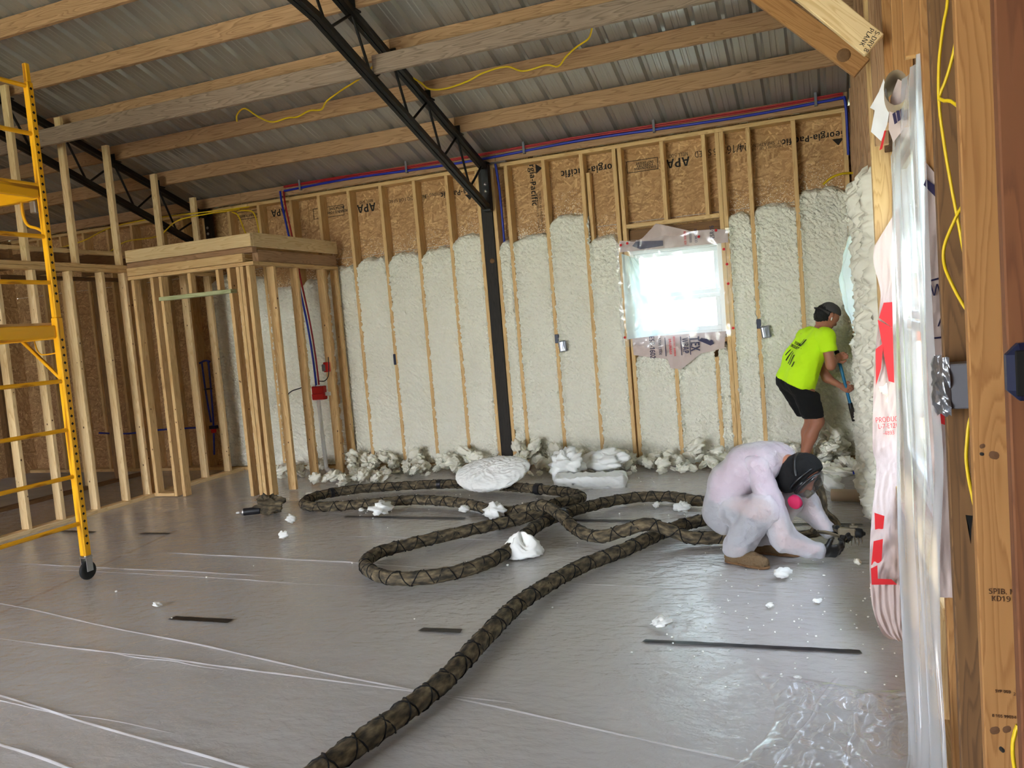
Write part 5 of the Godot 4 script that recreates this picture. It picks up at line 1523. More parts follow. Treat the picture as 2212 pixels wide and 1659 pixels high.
func flesh(mb: MB, bones: Array, cell: float, k: float, clips := [], wrinkle := 0.0, wfreq := 14.0) -> void:   # smooth union of tapered capsules, meshed as surface nets
	var lo := Vector3.ONE * INF
	var hi := -lo
	for b in bones:
		for e in 2:
			var r: float = b[2 + e] + k * 1.5 + cell + wrinkle
			lo = lo.min(b[e] - Vector3.ONE * r)
			hi = hi.max(b[e] + Vector3.ONE * r)
	var n := Vector3i(((hi - lo) / cell).ceil()) + Vector3i.ONE * 2
	var nx := n.x
	var nxy := n.x * n.y
	var acc := PackedFloat32Array()
	acc.resize(nxy * n.z)
	for b in bones:
		var a: Vector3 = b[0]
		var ba: Vector3 = b[1] - a
		var l2 := maxf(ba.length_squared(), 1e-8)
		var ra: float = b[2]
		var rd: float = b[3] - ra
		var rm := maxf(ra, ra + rd) + k * 4.0 + cell
		var i0 := Vector3i(((a.min(b[1]) - Vector3.ONE * rm - lo) / cell).floor()).max(Vector3i.ZERO)
		var i1 := Vector3i(((a.max(b[1]) + Vector3.ONE * rm - lo) / cell).ceil()).min(n - Vector3i.ONE)
		for z in range(i0.z, i1.z + 1):
			for y in range(i0.y, i1.y + 1):
				var row := z * nxy + y * nx
				for x in range(i0.x, i1.x + 1):
					var q := lo + Vector3(x, y, z) * cell - a
					var h := clampf(q.dot(ba) / l2, 0.0, 1.0)
					var d := (q - ba * h).length() - ra - rd * h
					if d < k * 5.0:
						acc[row + x] += exp(-d / k)
	for i in acc.size():
		acc[i] = -k * log(acc[i]) if acc[i] > 1e-6 else k * 14.0
	if clips.size() or wrinkle > 0.0:
		for z in n.z:
			for y in n.y:
				for x in nx:
					var i := z * nxy + y * nx + x
					if acc[i] > cell * 4.0:
						continue
					var p := lo + Vector3(x, y, z) * cell
					if wrinkle > 0.0:
						acc[i] += wrinkle * (nz.get_noise_3d(p.x * wfreq, p.y * wfreq * 0.6, p.z * wfreq) + 0.5 * nz.get_noise_3d(p.x * wfreq * 2.2, p.y * wfreq * 2.0, p.z * wfreq * 2.2))
					for c in clips:
						acc[i] = maxf(acc[i], (p - c[0]).dot(c[1]))
	var ids := {}
	var off := [0, 1, nx, nx + 1, nxy, nxy + 1, nxy + nx, nxy + nx + 1]
	var corner := [Vector3(0, 0, 0), Vector3(1, 0, 0), Vector3(0, 1, 0), Vector3(1, 1, 0), Vector3(0, 0, 1), Vector3(1, 0, 1), Vector3(0, 1, 1), Vector3(1, 1, 1)]
	var edges := [[0, 1], [2, 3], [4, 5], [6, 7], [0, 2], [1, 3], [4, 6], [5, 7], [0, 4], [1, 5], [2, 6], [3, 7]]
	var sv := mb.v.size()
	var si := mb.ix.size()
	for z in n.z - 1:
		for y in n.y - 1:
			var i := z * nxy + y * nx
			for x in nx - 1:
				var f := acc[i]
				if absf(f) < cell * 2.5:
					var inside := 0
					for o in off:
						if acc[i + o] < 0.0: inside += 1
					if inside > 0 and inside < 8:
						var s := Vector3.ZERO
						var m := 0
						for e in edges:
							var fa := acc[i + off[e[0]]]
							var fb := acc[i + off[e[1]]]
							if (fa < 0.0) != (fb < 0.0):
								s += (corner[e[0]] as Vector3).lerp(corner[e[1]], fa / (fa - fb)); m += 1
						ids[i] = mb.v.size()
						var p := lo + (Vector3(x, y, z) + s / m) * cell
						mb.v.append(p); mb.n.append(Vector3.UP); mb.uv.append(Vector2(p.x + p.z, p.y))
				i += 1
	for i in ids:
		for ax in [[1, nx, nxy], [nx, nxy, 1], [nxy, 1, nx]]:
			var fa := acc[i]
			var fb := acc[i + ax[0]]
			if (fa < 0.0) == (fb < 0.0):
				continue
			var b = ids.get(i - ax[1])
			var c = ids.get(i - ax[1] - ax[2])
			var d = ids.get(i - ax[2])
			if b == null or c == null or d == null:
				continue
			if fa < 0.0:
				mb.ix.append_array([ids[i], d, b, b, d, c])
			else:
				mb.ix.append_array([ids[i], b, d, b, c, d])
	mb.smooth_from(sv, si)


func hand_bones(w: Vector3, d: Vector3, nrm: Vector3, curl: float, s := 1.0, left := false) -> Array:   # w: wrist, d: towards the knuckles, nrm: the way the palm faces
	d = d.normalized()
	nrm = (nrm - d * nrm.dot(d)).normalized()
	var t := d.cross(nrm) * (-1.0 if left else 1.0)   # towards the thumb
	var out := [[w - d * 0.02 * s, w + d * 0.02 * s, 0.024 * s, 0.026 * s]]
	for k in 4:
		var lat := (0.028 - 0.0185 * k) * s
		var kn := w + d * (0.083 - 0.006 * absf(k - 1.2)) * s + t * lat
		out.append([w + d * 0.018 * s + t * lat * 0.7, kn, 0.0135 * s, 0.0115 * s])
		var seg: Array = [[0.040, 0.025, 0.020], [0.044, 0.028, 0.021], [0.041, 0.026, 0.020], [0.032, 0.020, 0.018]][k]
		var p := kn
		for j in 3:
			var a := curl * (0.75 + 0.9 * j)
			var q: Vector3 = p + (d * cos(a) + nrm * sin(a)) * seg[j] * s
			out.append([p, q, (0.0098 - 0.0008 * j) * s, (0.0088 - 0.0008 * j) * s])
			p = q
	var th := w + d * 0.028 * s + t * 0.028 * s
	var t1 := th + (d * 0.55 + t * 0.55 + nrm * 0.55).normalized() * 0.040 * s
	var t2 := t1 + (d * 0.65 + nrm * 0.75 - t * 0.1).normalized() * 0.032 * s
	out.append([w + d * 0.01 * s + t * 0.012 * s, th, 0.016 * s, 0.014 * s])
	out.append([th, t1, 0.013 * s, 0.011 * s])
	out.append([t1, t2, 0.0108 * s, 0.009 * s])
	return out


func person_root(label: String, at: Vector3) -> Node3D:
	return thing("person", label, "person", at)


func flesh_obj(called: String, parent: Node, bones: Array, cell: float, k: float, m: String, clips := [], wrinkle := 0.0, wfreq := 14.0) -> MeshInstance3D:
	var b := MB.new()
	flesh(b, bones, cell, k, clips, wrinkle, wfreq)
	return obj(called, b, M[m], parent)


func cling(bones: Array, k: float, p: Vector3, dir: Vector3) -> Vector3:   # walk from outside to the surface
	for i in 40:
		p += dir * maxf(field_at(bones, k, p), 0.0) * 0.9
	return p


func people_materials() -> void:
	var s := mat("skin", Color(0.66, 0.43, 0.33), 0.55)
	s.subsurf_scatter_enabled = true
	s.subsurf_scatter_strength = 0.05
	mat("neon_shirt", Color(0.80, 0.98, 0.06), 0.85)
	mat("black_cloth", Color(0.022, 0.022, 0.026), 0.95)
	mat("dark_hair", Color(0.05, 0.035, 0.028), 0.8)
	mat("gray_cap", Color(0.27, 0.26, 0.255), 0.9)
	mat("teal_paint", Color(0.02, 0.42, 0.58), 0.4)
	var c := mat("white_suit", Color(0.95, 0.945, 0.965, 0.45), 0.5)
	c.transparency = BaseMaterial3D.TRANSPARENCY_ALPHA
	relief(c, tex(0.016, [], 256, 30.0, 0.0, FastNoiseLite.TYPE_SIMPLEX_SMOOTH, 3, 57), 1.3, 3.5)
	mat("pink_shirt", Color(0.80, 0.64, 0.72), 0.9)
	mat("gray_jeans", Color(0.10, 0.11, 0.13), 0.9)
	var b := mat("dusty_leather", Color(0.44, 0.35, 0.24), 0.85)
	relief(b, tex(0.03, [], 256, 10.0, 0.0, FastNoiseLite.TYPE_SIMPLEX_SMOOTH, 3, 51), 0.5, 8.0)
	mat("pink_filter", Color(0.74, 0.09, 0.30), 0.7)
	mat("mask_rubber", Color(0.10, 0.10, 0.105), 0.35)
	var v := mat("visor", Color(0.25, 0.25, 0.26, 0.35), 0.08)
	v.transparency = BaseMaterial3D.TRANSPARENCY_ALPHA
	mat("grimy_metal", Color(0.50, 0.46, 0.38), 0.5, 0.35)
	mat("lens_white", Color(0.9, 0.9, 0.9), 0.3)


func build_standing() -> void:
	var P := person_root("person in neon yellow green T-shirt, black shorts and grey cap, bending over a long tool", V(-0.2, 0, -7.43))
	var F := V(0.82, 0, -0.57)
	var R := V(0.57, 0, 0.82)
	var hip := V(-0.265, 0.80, -7.45)
	var mid := V(-0.20, 0.98, -7.45)
	var sho := V(-0.085, 1.165, -7.45)
	var hc := V(0.022, 1.335, -7.45)
	var rs := sho + R * 0.145 + V(0.0, 0.0, 0.0)
	var ls := sho - R * 0.145
	var re := V(0.025, 0.925, -7.31)
	var rw := V(0.068, 0.972, -7.372)
	var le := V(-0.01, 0.80, -7.54)
	var lw := V(0.095, 0.735, -7.46)
	var rh := hip + R * 0.085
	var lh := hip - R * 0.085
	var rk := V(-0.105, 0.45, -7.36)
	var lk := V(-0.15, 0.45, -7.56)
	var ra := V(-0.245, 0.09, -7.36)
	var la := V(-0.235, 0.09, -7.56)
	var body := [
		[hip + R * 0.06, mid + R * 0.06, 0.098, 0.095], [hip - R * 0.06, mid - R * 0.06, 0.098, 0.095], [mid + R * 0.06, sho + R * 0.08, 0.098, 0.085], [mid - R * 0.06, sho - R * 0.08, 0.098, 0.085],
		[sho, V(-0.012, 1.275, -7.45), 0.056, 0.050], [V(-0.012, 1.275, -7.45), hc, 0.050, 0.055],
		[rs, re, 0.048, 0.037], [re, rw, 0.036, 0.025], [ls, le, 0.048, 0.037], [le, lw, 0.036, 0.025],
		[rh, rk, 0.082, 0.055], [rk, rk.lerp(ra, 0.35) + V(-0.012, 0, 0), 0.052, 0.051], [rk.lerp(ra, 0.35) + V(-0.012, 0, 0), ra, 0.051, 0.032],
		[lh, lk, 0.082, 0.055], [lk, lk.lerp(la, 0.35) + V(-0.012, 0, 0), 0.052, 0.051], [lk.lerp(la, 0.35) + V(-0.012, 0, 0), la, 0.051, 0.032], [ra, ra - V(0, 0.05, 0), 0.032, 0.034], [la, la - V(0, 0.05, 0), 0.032, 0.034]]
	var mb := MB.new()
	flesh(mb, body, 0.0115, 0.012)
	var look := V(0.74, -0.55, -0.38).normalized()
	var hu := (V(0.25, 1, 0) - look * V(0.25, 1, 0).dot(look)).normalized()
	var hs := look.cross(hu)
	var head := [[hc - look * 0.015 + hu * 0.012, hc + look * 0.012 + hu * 0.015, 0.079, 0.076], [hc + look * 0.02 - hu * 0.03, hc + look * 0.045 - hu * 0.068, 0.058, 0.036], [hc + look * 0.070 - hu * 0.005, hc + look * 0.094 - hu * 0.028, 0.010, 0.013], [hc + look * 0.065 - hu * 0.058 - hs * 0.015, hc + look * 0.065 - hu * 0.058 + hs * 0.015, 0.016, 0.016],
		[hc + look * 0.068 + hu * 0.012 - hs * 0.03, hc + look * 0.068 + hu * 0.012 + hs * 0.03, 0.014, 0.014], [hc - look * 0.03 - hu * 0.05, V(-0.03, 1.25, -7.45), 0.048, 0.05]]
	for sg in [-1.0, 1.0]:
		head.append([hc - look * 0.004 - hu * 0.012 + hs * sg * 0.077, hc - look * 0.010 + hu * 0.018 + hs * sg * 0.082, 0.012, 0.014])
	flesh(mb, head, 0.005, 0.008)
	var rg := hand_bones(rw, V(0.35, 0.12, -0.75), V(0.55, 0.15, 0.30), 0.95, 0.92)
	var lg := hand_bones(lw, V(0.75, -0.35, 0.30), V(-0.2, 0.4, 0.75), 0.85, 0.92, true)
	flesh(mb, rg, 0.004, 0.004)
	flesh(mb, lg, 0.004, 0.004)
	obj("body", mb, M.skin, P)
	for sg in [-1.0, 1.0]:
		var ey := MB.new()
		ey.lathe([Vector2(0, 0.009), Vector2(0.006, 0.007), Vector2(0.009, 0.0)], hc + look * 0.074 - hu * 0.002 + hs * sg * 0.028, Basis(hs, look, hs.cross(look)), 10)
		obj("eye", ey, M.lens_white, P)
	# shirt, with sleeves that end above the elbow
	var sb := [[hip + R * 0.07, mid + R * 0.075, 0.125, 0.118], [hip - R * 0.07, mid - R * 0.07, 0.125, 0.118], [mid + R * 0.075, sho + R * 0.085, 0.118, 0.092], [mid - R * 0.07, sho - R * 0.085, 0.118, 0.092],
		[hip - V(0.06, 0.12, 0) + R * 0.07, hip + R * 0.07, 0.12, 0.125], [hip - V(0.06, 0.12, 0) - R * 0.07, hip - R * 0.07, 0.12, 0.125], [sho, V(-0.045, 1.225, -7.45), 0.075, 0.062]]
	var axd := (hip - sho).normalized()
	var hem := hip + axd * 0.035
	mb = MB.new()
	flesh(mb, sb, 0.0105, 0.014, [[hem, axd], [V(-0.03, 1.232, -7.45), V(0.35, 0.94, 0)]], 0.008, 11.0)
	for e in [[rs, re, 0.074], [ls, le, 0.072]]:
		var sd: Vector3 = (e[1] - e[0]).normalized()
		flesh(mb, [[e[0] - R * 0.03 * signf((e[0] - sho).dot(R)), e[0], e[2] + 0.006, e[2]], [e[0], e[0].lerp(e[1], 0.62), e[2], e[2] - 0.004]], 0.0105, 0.014, [[e[0].lerp(e[1], 0.52), sd]], 0.006, 13.0)
	obj("t_shirt", mb, M.neon_shirt, P)
	# black print on its back
	var bd := (-F + V(0, 0.28, 0)).normalized()
	var tu := (sho - hip).normalized()
	var tx := bd.cross(tu).normalized() * -1.0
	for s in [[0.55, -0.055, 0.07, 0.016], [0.55, -0.020, 0.06, 0.014], [0.14, -0.045, 0.10, 0.013], [0.16, -0.012, 0.11, 0.014], [0.19, 0.022, 0.10, 0.013], [0.24, 0.052, 0.06, 0.012], [0.07, -0.075, 0.05, 0.010]]:
		var q := MB.new()
		var c0: Vector3 = hip.lerp(sho, s[0] + 0.30) - tx * s[1] * 1.1
		q.grid(3, 10, func(u: float, w: float):
			var p: Vector3 = c0 + tx * ((u - 0.5) * s[3] + (w - 0.5) * s[2] * 0.25) + tu * (w - 0.5) * s[2]
			return cling(sb, 0.014, p + bd * 0.4, -bd) + bd * 0.0105)
		obj("shirt_print", q, M.black_cloth, P)
	var tp := cling(sb, 0.014, hip.lerp(sho, 0.70) + bd * 0.4, -bd) + bd * 0.014
	printed("INSULATION", tp - P.position, 0.026, Basis(-tx if tx.dot(R) < 0 else tx, tu, bd).orthonormalized(), M.black_cloth, P, 0.75, true)
	printed("FOAM", tp + tu * 0.034 - P.position, 0.026, Basis(-tx if tx.dot(R) < 0 else tx, tu, bd).orthonormalized(), M.black_cloth, P, 0.9, true)
	# shorts
	var kn := [[rh + V(0, 0.02, 0), rk + V(-0.02, 0.0, 0.0), 0.118, 0.086], [lh + V(0, 0.02, 0), lk + V(-0.02, 0.0, 0.0), 0.118, 0.086], [hip + R * 0.05, hip - R * 0.05, 0.118, 0.118]]
	flesh_obj("shorts", P, kn, 0.0105, 0.014, "black_cloth", [[V(-0.1, 0.482, -7.4), V(0.05, -1, 0)], [hip + axd * 0.018, -axd]], 0.008, 12.0)
	for f in [ra, la]:
		var fw := V(0.8, 0, -0.25).normalized()
		flesh_obj("shoe", P, [[f - V(0.02, 0.055, 0), f + fw * 0.09 - V(0, 0.06, 0), 0.036, 0.034], [f + fw * 0.09 - V(0, 0.06, 0), f + fw * 0.16 - V(0, 0.066, 0), 0.036, 0.026], [f - V(0, 0.02, 0), f - V(0.01, 0.055, 0), 0.040, 0.040]], 0.007, 0.01, "gray_cap", [[V(0, 0.012, 0), V(0, -1, 0)]])
	# hair, cap worn backwards, earbud
	flesh_obj("hair", P, [[hc - look * 0.030 + hu * 0.01, hc - look * 0.020 + hu * 0.03, 0.083, 0.081], [hc - look * 0.055 - hu * 0.030, hc - look * 0.040 - hu * 0.005, 0.054, 0.064]], 0.006, 0.008, "dark_hair", [[hc + look * 0.012, look]], 0.006, 60.0)
	flesh_obj("cap", P, [[hc + hu * 0.032 - look * 0.012, hc + hu * 0.034 + look * 0.006, 0.089, 0.086]], 0.006, 0.006, "gray_cap", [[hc + hu * 0.040 - look * 0.004, (-hu + look * 0.15).normalized()]])
	var br := MB.new()
	br.grid(16, 6, func(u: float, w: float):
		var a: float = lerpf(-1.15, 1.15, u)
		var r: float = lerpf(0.076, 0.076 + 0.062 * cos(a * 0.9), w)
		return hc + hu * (0.043 - 0.030 * w - 0.02 * w * (1.0 - cos(a))) - look * cos(a) * r + hs * sin(a) * r)
	obj("cap_brim", br, M.gray_cap, P)
	var eb := MB.new()
	eb.rod(hc - look * 0.002 - hu * 0.002 - hs * 0.094, hc + look * 0.006 - hu * 0.026 - hs * 0.090, 0.0045, 8)
	eb.rod(hc - look * 0.002 - hu * 0.002 + hs * 0.094, hc + look * 0.006 - hu * 0.026 + hs * 0.090, 0.0045, 8)
	obj("earbud", eb, M.lens_white, P)
	# the tool
	var t := thing("scraper_tool", "teal handled foam scraper with black grip and black blade, held by the standing worker", "scraper", V(0.192, 0.426, -7.44))
	var a := V(0.078, 1.040, -7.445)
	var c := V(0.192, 0.426, -7.44)
	var sh := MB.new()
	sh.rod(a.lerp(c, 0.02), a.lerp(c, 0.76), 0.0135, 14)
	obj("shaft", sh, M.teal_paint, t)
	sh = MB.new()
	sh.tube([a, a.lerp(c, 0.012), a.lerp(c, 0.05), a.lerp(c, 0.07)], func(u: float, _a): return [0.012, 0.020, 0.020, 0.016][roundi(u * 3)], 14)
	obj("grip", sh, M.black_rubber, t)
	sh = MB.new()
	sh.rod(a.lerp(c, 0.74), a.lerp(c, 0.82), 0.019, 14)
	sh.beam(a.lerp(c, 0.80), c, 0.075, 0.006, V(0.5, 0, 0.85), 0.002)
	obj("blade", sh, M.black_steel, t)


func build_crouching() -> void:
	var P := person_root("person crouching in a see-through white coverall, black hood and pink filtered mask", V(-0.45, 0, -4.85))
	var hip := V(-0.585, 0.275, -4.94)
	var R := V(-0.45, 0, 0.89)
	var m1 := V(-0.545, 0.44, -4.93)
	var m2 := V(-0.445, 0.545, -4.90)
	var sho := V(-0.340, 0.575, -4.87)
	var hc := V(-0.168, 0.515, -4.82)
	var rs := sho + R * 0.13
	var ls := sho - R * 0.14
	var re := V(-0.275, 0.155, -4.70)
	var rw := V(-0.085, 0.085, -4.74)
	var le := V(-0.15, 0.27, -4.99)
	var lw := V(-0.035, 0.145, -4.94)
	var rh := hip + R * 0.085
	var lh := hip - R * 0.085
	var rk := V(-0.375, 0.340, -4.70)
	var lk := V(-0.275, 0.315, -4.92)
	var ra := V(-0.545, 0.075, -4.735)
	var la := V(-0.40, 0.075, -4.945)
	var legs := [[rh, rk, 0.080, 0.058], [rk, ra, 0.056, 0.040], [lh, lk, 0.080, 0.058], [lk, la, 0.056, 0.040]]
	var torso := [[hip + R * 0.05, m1 + R * 0.055, 0.095, 0.092], [hip - R * 0.05, m1 - R * 0.055, 0.095, 0.092], [m1 + R * 0.055, m2 + R * 0.06, 0.092, 0.092], [m1 - R * 0.055, m2 - R * 0.06, 0.092, 0.092], [m2 + R * 0.06, sho + R * 0.07, 0.092, 0.080], [m2 - R * 0.06, sho - R * 0.07, 0.092, 0.080]]
	var arms := [[rs, re, 0.046, 0.036], [re, rw, 0.035, 0.026], [ls, le, 0.046, 0.036], [le, lw, 0.035, 0.026]]
	var neck := [[sho, V(-0.24, 0.56, -4.845), 0.055, 0.050], [V(-0.24, 0.56, -4.845), hc, 0.050, 0.055]]
	var mb := MB.new()
	flesh(mb, torso + arms + legs + neck, 0.0125, 0.012)
	var look := V(0.62, -0.72, 0.30).normalized()
	var hu := (V(0.8, 0.6, 0.2) - look * V(0.8, 0.6, 0.2).dot(look)).normalized()
	var hs := look.cross(hu)
	var face := [[hc, hc + hu * 0.02, 0.080, 0.076], [hc + look * 0.03 - hu * 0.03, hc + look * 0.05 - hu * 0.065, 0.054, 0.036], [hc + look * 0.075, hc + look * 0.095 - hu * 0.025, 0.010, 0.013]]
	flesh(mb, face, 0.006, 0.008)
	obj("body", mb, M.skin, P)
	flesh_obj("shirt", P, torso.map(func(b): return [b[0], b[1], b[2] + 0.012, b[3] + 0.012]) + [[rs, rs.lerp(re, 0.6), 0.062, 0.055], [ls, ls.lerp(le, 0.6), 0.062, 0.055]], 0.0125, 0.012, "pink_shirt", [[hip + V(0, 0.03, 0), V(-0.3, -0.95, 0)]], 0.006, 12.0)
	flesh_obj("jeans", P, legs.map(func(b): return [b[0], b[1], b[2] + 0.014, b[3] + 0.014]) + [[hip + R * 0.05, hip - R * 0.05, 0.108, 0.108]], 0.0125, 0.012, "gray_jeans", [[V(-0.5, 0.11, -4.8), V(0, -1, 0)], [hip + V(0, 0.06, 0), V(0.3, 0.95, 0)]], 0.008, 12.0)
	# the see-through suit: trunk, each leg and each sleeve meet in creases
	var suit := MB.new()
	flesh(suit, torso.map(func(b): return [b[0], b[1], b[2] + 0.030, b[3] + 0.026]) + [[hip + R * 0.06, hip - R * 0.06, 0.128, 0.128],
		[sho - V(0.02, -0.035, 0) + R * 0.03, sho - V(-0.03, -0.035, 0.02), 0.082, 0.068], [sho - V(0.03, -0.02, 0) - R * 0.04, sho - V(-0.05, 0.02, 0) - R * 0.07, 0.080, 0.062]], 0.0105, 0.016, [], 0.008, 7.0)
	for l in [[rh, rk, ra], [lh, lk, la]]:
		flesh(suit, [[l[0].lerp(l[1], 0.25), l[1], 0.102, 0.084], [l[1], l[2] + V(0, 0.02, 0), 0.086, 0.084]], 0.0105, 0.014, [[V(-0.5, 0.062, -4.8), V(0.1, -1, 0)]], 0.013, 8.0)
	for l in [[rs, re, rw], [ls, le, lw]]:
		flesh(suit, [[l[0], l[1], 0.074, 0.068], [l[1], l[2] - (l[2] - l[1]) * 0.06, 0.066, 0.046]], 0.0105, 0.014, [], 0.011, 9.0)
	obj("coverall", suit, M.white_suit, P)
	var hd := MB.new()
	hd.grid(24, 12, func(u: float, w: float):   # the hood, thrown back behind the neck
		var a: float = lerpf(-1.9, 1.9, u)
		var r: float = lerpf(0.085, 0.115, sin(w * PI)) + 0.008 * nz.get_noise_2d(u * 6.0, w * 5.0)
		return V(-0.285, 0.575, -4.85) + V(-cos(a) * r * 0.95, 0.055 + w * 0.07 - 0.05 * absf(sin(a)), 0) + R * sin(a) * r)
	obj("hood_collar", hd, M.white_suit, P)
	for f in [[ra, V(0.83, 0, 0.45)], [la, V(0.90, 0, 0.2)]]:
		var o: Vector3 = f[0]
		var d: Vector3 = f[1].normalized()
		var bt := flesh_obj("boot", P, [[o + V(0, 0.02, 0) - d * 0.005, o - V(0, 0.03, 0) - d * 0.01, 0.046, 0.046], [o - V(0, 0.035, 0) - d * 0.03, o - V(0, 0.035, 0) + d * 0.10, 0.042, 0.042], [o - V(0, 0.036, 0) + d * 0.10, o - V(0, 0.038, 0) + d * 0.165, 0.046, 0.040]], 0.006, 0.012, "dusty_leather", [[V(0, 0.022, 0), V(0, -1, 0)], [o + V(0, 0.05, 0), V(0, 1, 0)]], 0.005, 26.0)
		var sole := flesh_obj("sole", P, [[o - V(0, 0.062, 0) - d * 0.032, o - V(0, 0.062, 0) + d * 0.10, 0.044, 0.043], [o - V(0, 0.062, 0) + d * 0.10, o - V(0, 0.062, 0) + d * 0.168, 0.047, 0.042]], 0.006, 0.006, "brown_pine", [[V(0, 0.009, 0), V(0, -1, 0)], [V(0, 0.024, 0), V(0, 1, 0)]])
	# balaclava, straps, full-face mask with its pink filter
	flesh_obj("balaclava", P, [[hc - hu * 0.01 - look * 0.02, hc + hu * 0.03, 0.098, 0.095], [hc - look * 0.03 - hu * 0.05, hc - look * 0.02 - hu * 0.10, 0.075, 0.065]], 0.006, 0.012, "black_cloth", [[hc + look * 0.052, look]], 0.002, 30.0)
	var ring := func(o: Vector3, ax1: Vector3, ax2: Vector3, r: float, a0: float, a1: float) -> Array:
		var pts := []
		for i in 25:
			var a := lerpf(a0, a1, i / 24.0)
			pts.append(o + ax1 * cos(a) * r + ax2 * sin(a) * r)
		return pts
	for s in [ring.call(hc + look * 0.03, hu, hs, 0.103, 0.0, TAU), ring.call(hc + hu * 0.01, (look * -1.0 + hu * 0.6).normalized(), hs, 0.104, -1.7, 1.7), ring.call(hc, (hu + look * -0.1).normalized(), look * -1.0, 0.106, -0.3, 2.2)]:
		var q := MB.new()
		q.tube(s, func(_t: float, a: float): return 0.0115 - 0.006 * absf(sin(a)), 8)
		obj("head_strap", q, M.mask_rubber, P)
	flesh_obj("mask_frame", P, [[hc + look * 0.055 - hu * 0.03, hc + look * 0.07 - hu * 0.055, 0.075, 0.055]], 0.006, 0.008, "mask_rubber", [[hc + look * 0.075, look], [hc + look * 0.045, -look]])
	flesh_obj("visor", P, [[hc + look * 0.045 + hu * 0.012, hc + look * 0.055 - hu * 0.035, 0.082, 0.074]], 0.006, 0.008, "visor", [[hc + look * 0.066, -look]])
	var rimb := MB.new()
	rimb.tube(ring.call(hc + look * 0.066 - hu * 0.008, hu, hs, 0.086, 0.0, TAU), func(_t, _a): return 0.0075, 10)
	obj("visor_rim", rimb, M.mask_rubber, P)
	var fo := V(-0.208, 0.368, -4.735)
	var fa := V(-0.50, -0.25, 0.83).normalized()
	var fb := Basis(fa.cross(Vector3.UP).normalized(), fa, fa.cross(Vector3.UP).normalized().cross(fa))
	for s in [[fo, 1.0]]:
		var q := MB.new()
		q.lathe([Vector2(0, 0.020), Vector2(0.034, 0.018), Vector2(0.040, 0.010), Vector2(0.040, -0.012), Vector2(0.030, -0.018), Vector2(0.0, -0.018)], s[0], fb, 24)
		obj("mask_filter", q, M.pink_filter, P)
		q = MB.new()
		q.lathe([Vector2(0.041, -0.010), Vector2(0.043, -0.014), Vector2(0.036, -0.024), Vector2(0.016, -0.045), Vector2(0.0, -0.05)], s[0], fb, 24)
		obj("filter_mount", q, M.gray_plastic, P)
	var oth := MB.new()
	oth.lathe([Vector2(0, 0.012), Vector2(0.020, 0.012), Vector2(0.024, 0.004), Vector2(0.024, -0.02), Vector2(0.0, -0.03)], hc + look * 0.115 - hu * 0.052, Basis(hs, look, hs.cross(look)), 18)
	obj("exhale_valve", oth, M.grimy_metal, P)
	# gloved hands closed on the gun
	for g in [hand_bones(rw, V(0.9, -0.02, -0.30), V(-0.1, 0.35, -0.9), 0.75, 1.05), hand_bones(lw, V(0.85, 0.05, 0.15), V(0.1, -0.35, 0.85), 0.85, 1.0, true)]:
		var q := MB.new()
		flesh(q, g, 0.0045, 0.0045)
		obj("glove", q, M.mask_rubber, P)
	# spray gun
	var sg := thing("spray_gun", "foam crusted spray gun with two short hoses in the crouching worker's gloved hands", "spray gun", V(0.06, 0.1, -4.87))
	var q := MB.new()
	q.box(V(0.055, 0.163, -4.88), V(0.095, 0.045, 0.045), Basis(Vector3.BACK, -0.06), 0.008)
	obj("gun_body", q, M.grimy_metal, sg)
	q = MB.new()
	q.beam(V(0.035, 0.15, -4.87), V(0.02, 0.085, -4.85), 0.026, 0.032, Vector3.BACK, 0.006)
	obj("gun_grip", q, M.mask_rubber, sg)
	q = MB.new()
	q.lathe([Vector2(0, 0.03), Vector2(0.008, 0.03), Vector2(0.014, 0.018), Vector2(0.026, 0.012), Vector2(0.028, 0.0), Vector2(0.028, -0.02), Vector2(0.018, -0.026)], V(0.122, 0.155, -4.88), Basis(Vector3.BACK, -PI / 2 - 0.1), 18)
	obj("nozzle", q, M.black_rubber, sg)
	q = MB.new()
	q.span(V(0.07, 0.186, -4.895), V(0.115, 0.20, -4.865), 0.004)
	q.rod(V(0.09, 0.19, -4.88), V(0.09, 0.212, -4.88), 0.01, 10)
	obj("air_cap", q, M.grimy_metal, sg)
	for k in 2:
		rope("hose_line", [V(-0.10, 0.165 - 0.015 * k, -4.97 + 0.05 * k), V(-0.04, 0.172 - 0.02 * k, -4.93 + 0.045 * k), V(0.02, 0.158 - 0.02 * k, -4.89 + 0.02 * k)], 0.011, "hose_jacket", sg)
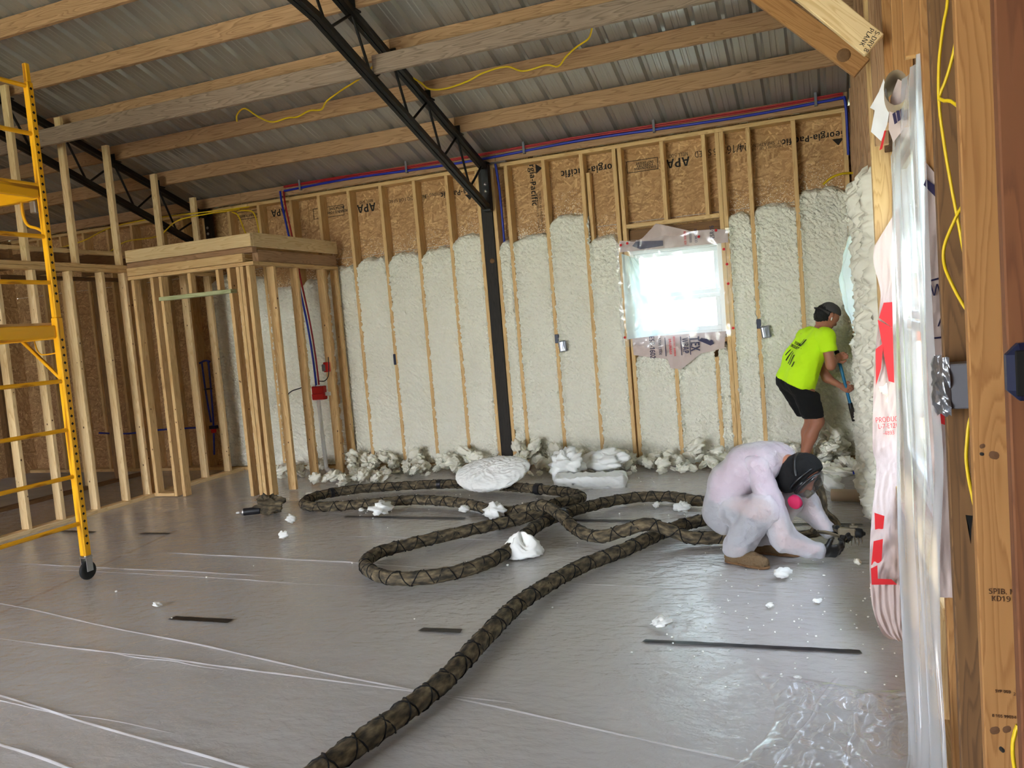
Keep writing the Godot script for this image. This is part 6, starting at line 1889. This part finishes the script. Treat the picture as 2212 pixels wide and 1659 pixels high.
	for k in 7:
		q = MB.new()
		var x := 0.02 + 0.018 * k
		q.tube([V(x, 0.145, -4.865), V(x + 0.004, 0.12 - 0.006 * (k % 3), -4.863), V(x + 0.002, 0.098 - 0.01 * (k % 2), -4.862)], func(t: float, _a): return 0.006 * (1.0 - t * 0.8), 6)
		obj("crust_drip", q, M.hose_jacket, sg)


func _ready() -> void:
	var cam := Camera3D.new()
	cam.name = "camera"
	cam.fov = 50.62
	cam.near = 0.05
	cam.position = Vector3(0, 1.49, 0)
	# pitched 4.2 degrees down, turned 21.3 degrees to the left, rolled by 4.7 degrees
	cam.basis = Basis(Vector3.UP, 0.37221) * Basis(Vector3.RIGHT, -0.073286) * Basis(Vector3.BACK, -0.082426)
	add_child(cam)
	cam.current = true
	var env := Environment.new()
	env.background_mode = Environment.BG_SKY
	var sky := Sky.new()
	var ps := ProceduralSkyMaterial.new()
	ps.sky_top_color = Color(0.74, 0.80, 0.88)
	ps.sky_horizon_color = Color(0.93, 0.94, 0.95)
	ps.ground_horizon_color = Color(0.80, 0.82, 0.80)
	ps.ground_bottom_color = Color(0.55, 0.55, 0.50)
	ps.sky_energy_multiplier = 2.4
	ps.ground_energy_multiplier = 2.4
	sky.sky_material = ps
	env.sky = sky
	env.tonemap_mode = Environment.TONE_MAPPER_LINEAR
	env.tonemap_exposure = 3.7
	env.sdfgi_enabled = true
	env.ssao_enabled = true
	env.ssil_enabled = true
	var we := WorldEnvironment.new()
	we.name = "sky"
	we.environment = env
	add_child(we)
	var sun := DirectionalLight3D.new()
	sun.name = "sun"
	sun.light_energy = 4.0
	sun.light_color = Color(1.0, 0.96, 0.88)
	sun.light_angular_distance = 0.6
	sun.shadow_enabled = true
	sun.rotation = Vector3(-1.0, -0.25, 0)
	add_child(sun)
	rng.seed = 7
	nz.noise_type = FastNoiseLite.TYPE_SIMPLEX_SMOOTH
	nz.frequency = 1.0
	nz.fractal_type = FastNoiseLite.FRACTAL_NONE
	nw.noise_type = FastNoiseLite.TYPE_SIMPLEX_SMOOTH
	nw.frequency = 1.0
	nw.seed = 4
	nw.fractal_octaves = 2
	make_materials()
	build_setting()
	build_windows()
	build_framing()
	build_services()
	build_scaffold()
	build_floor_cover()
	build_hose()
	build_debris()
	people_materials()
	build_standing()
	build_crouching()
	build_outside()
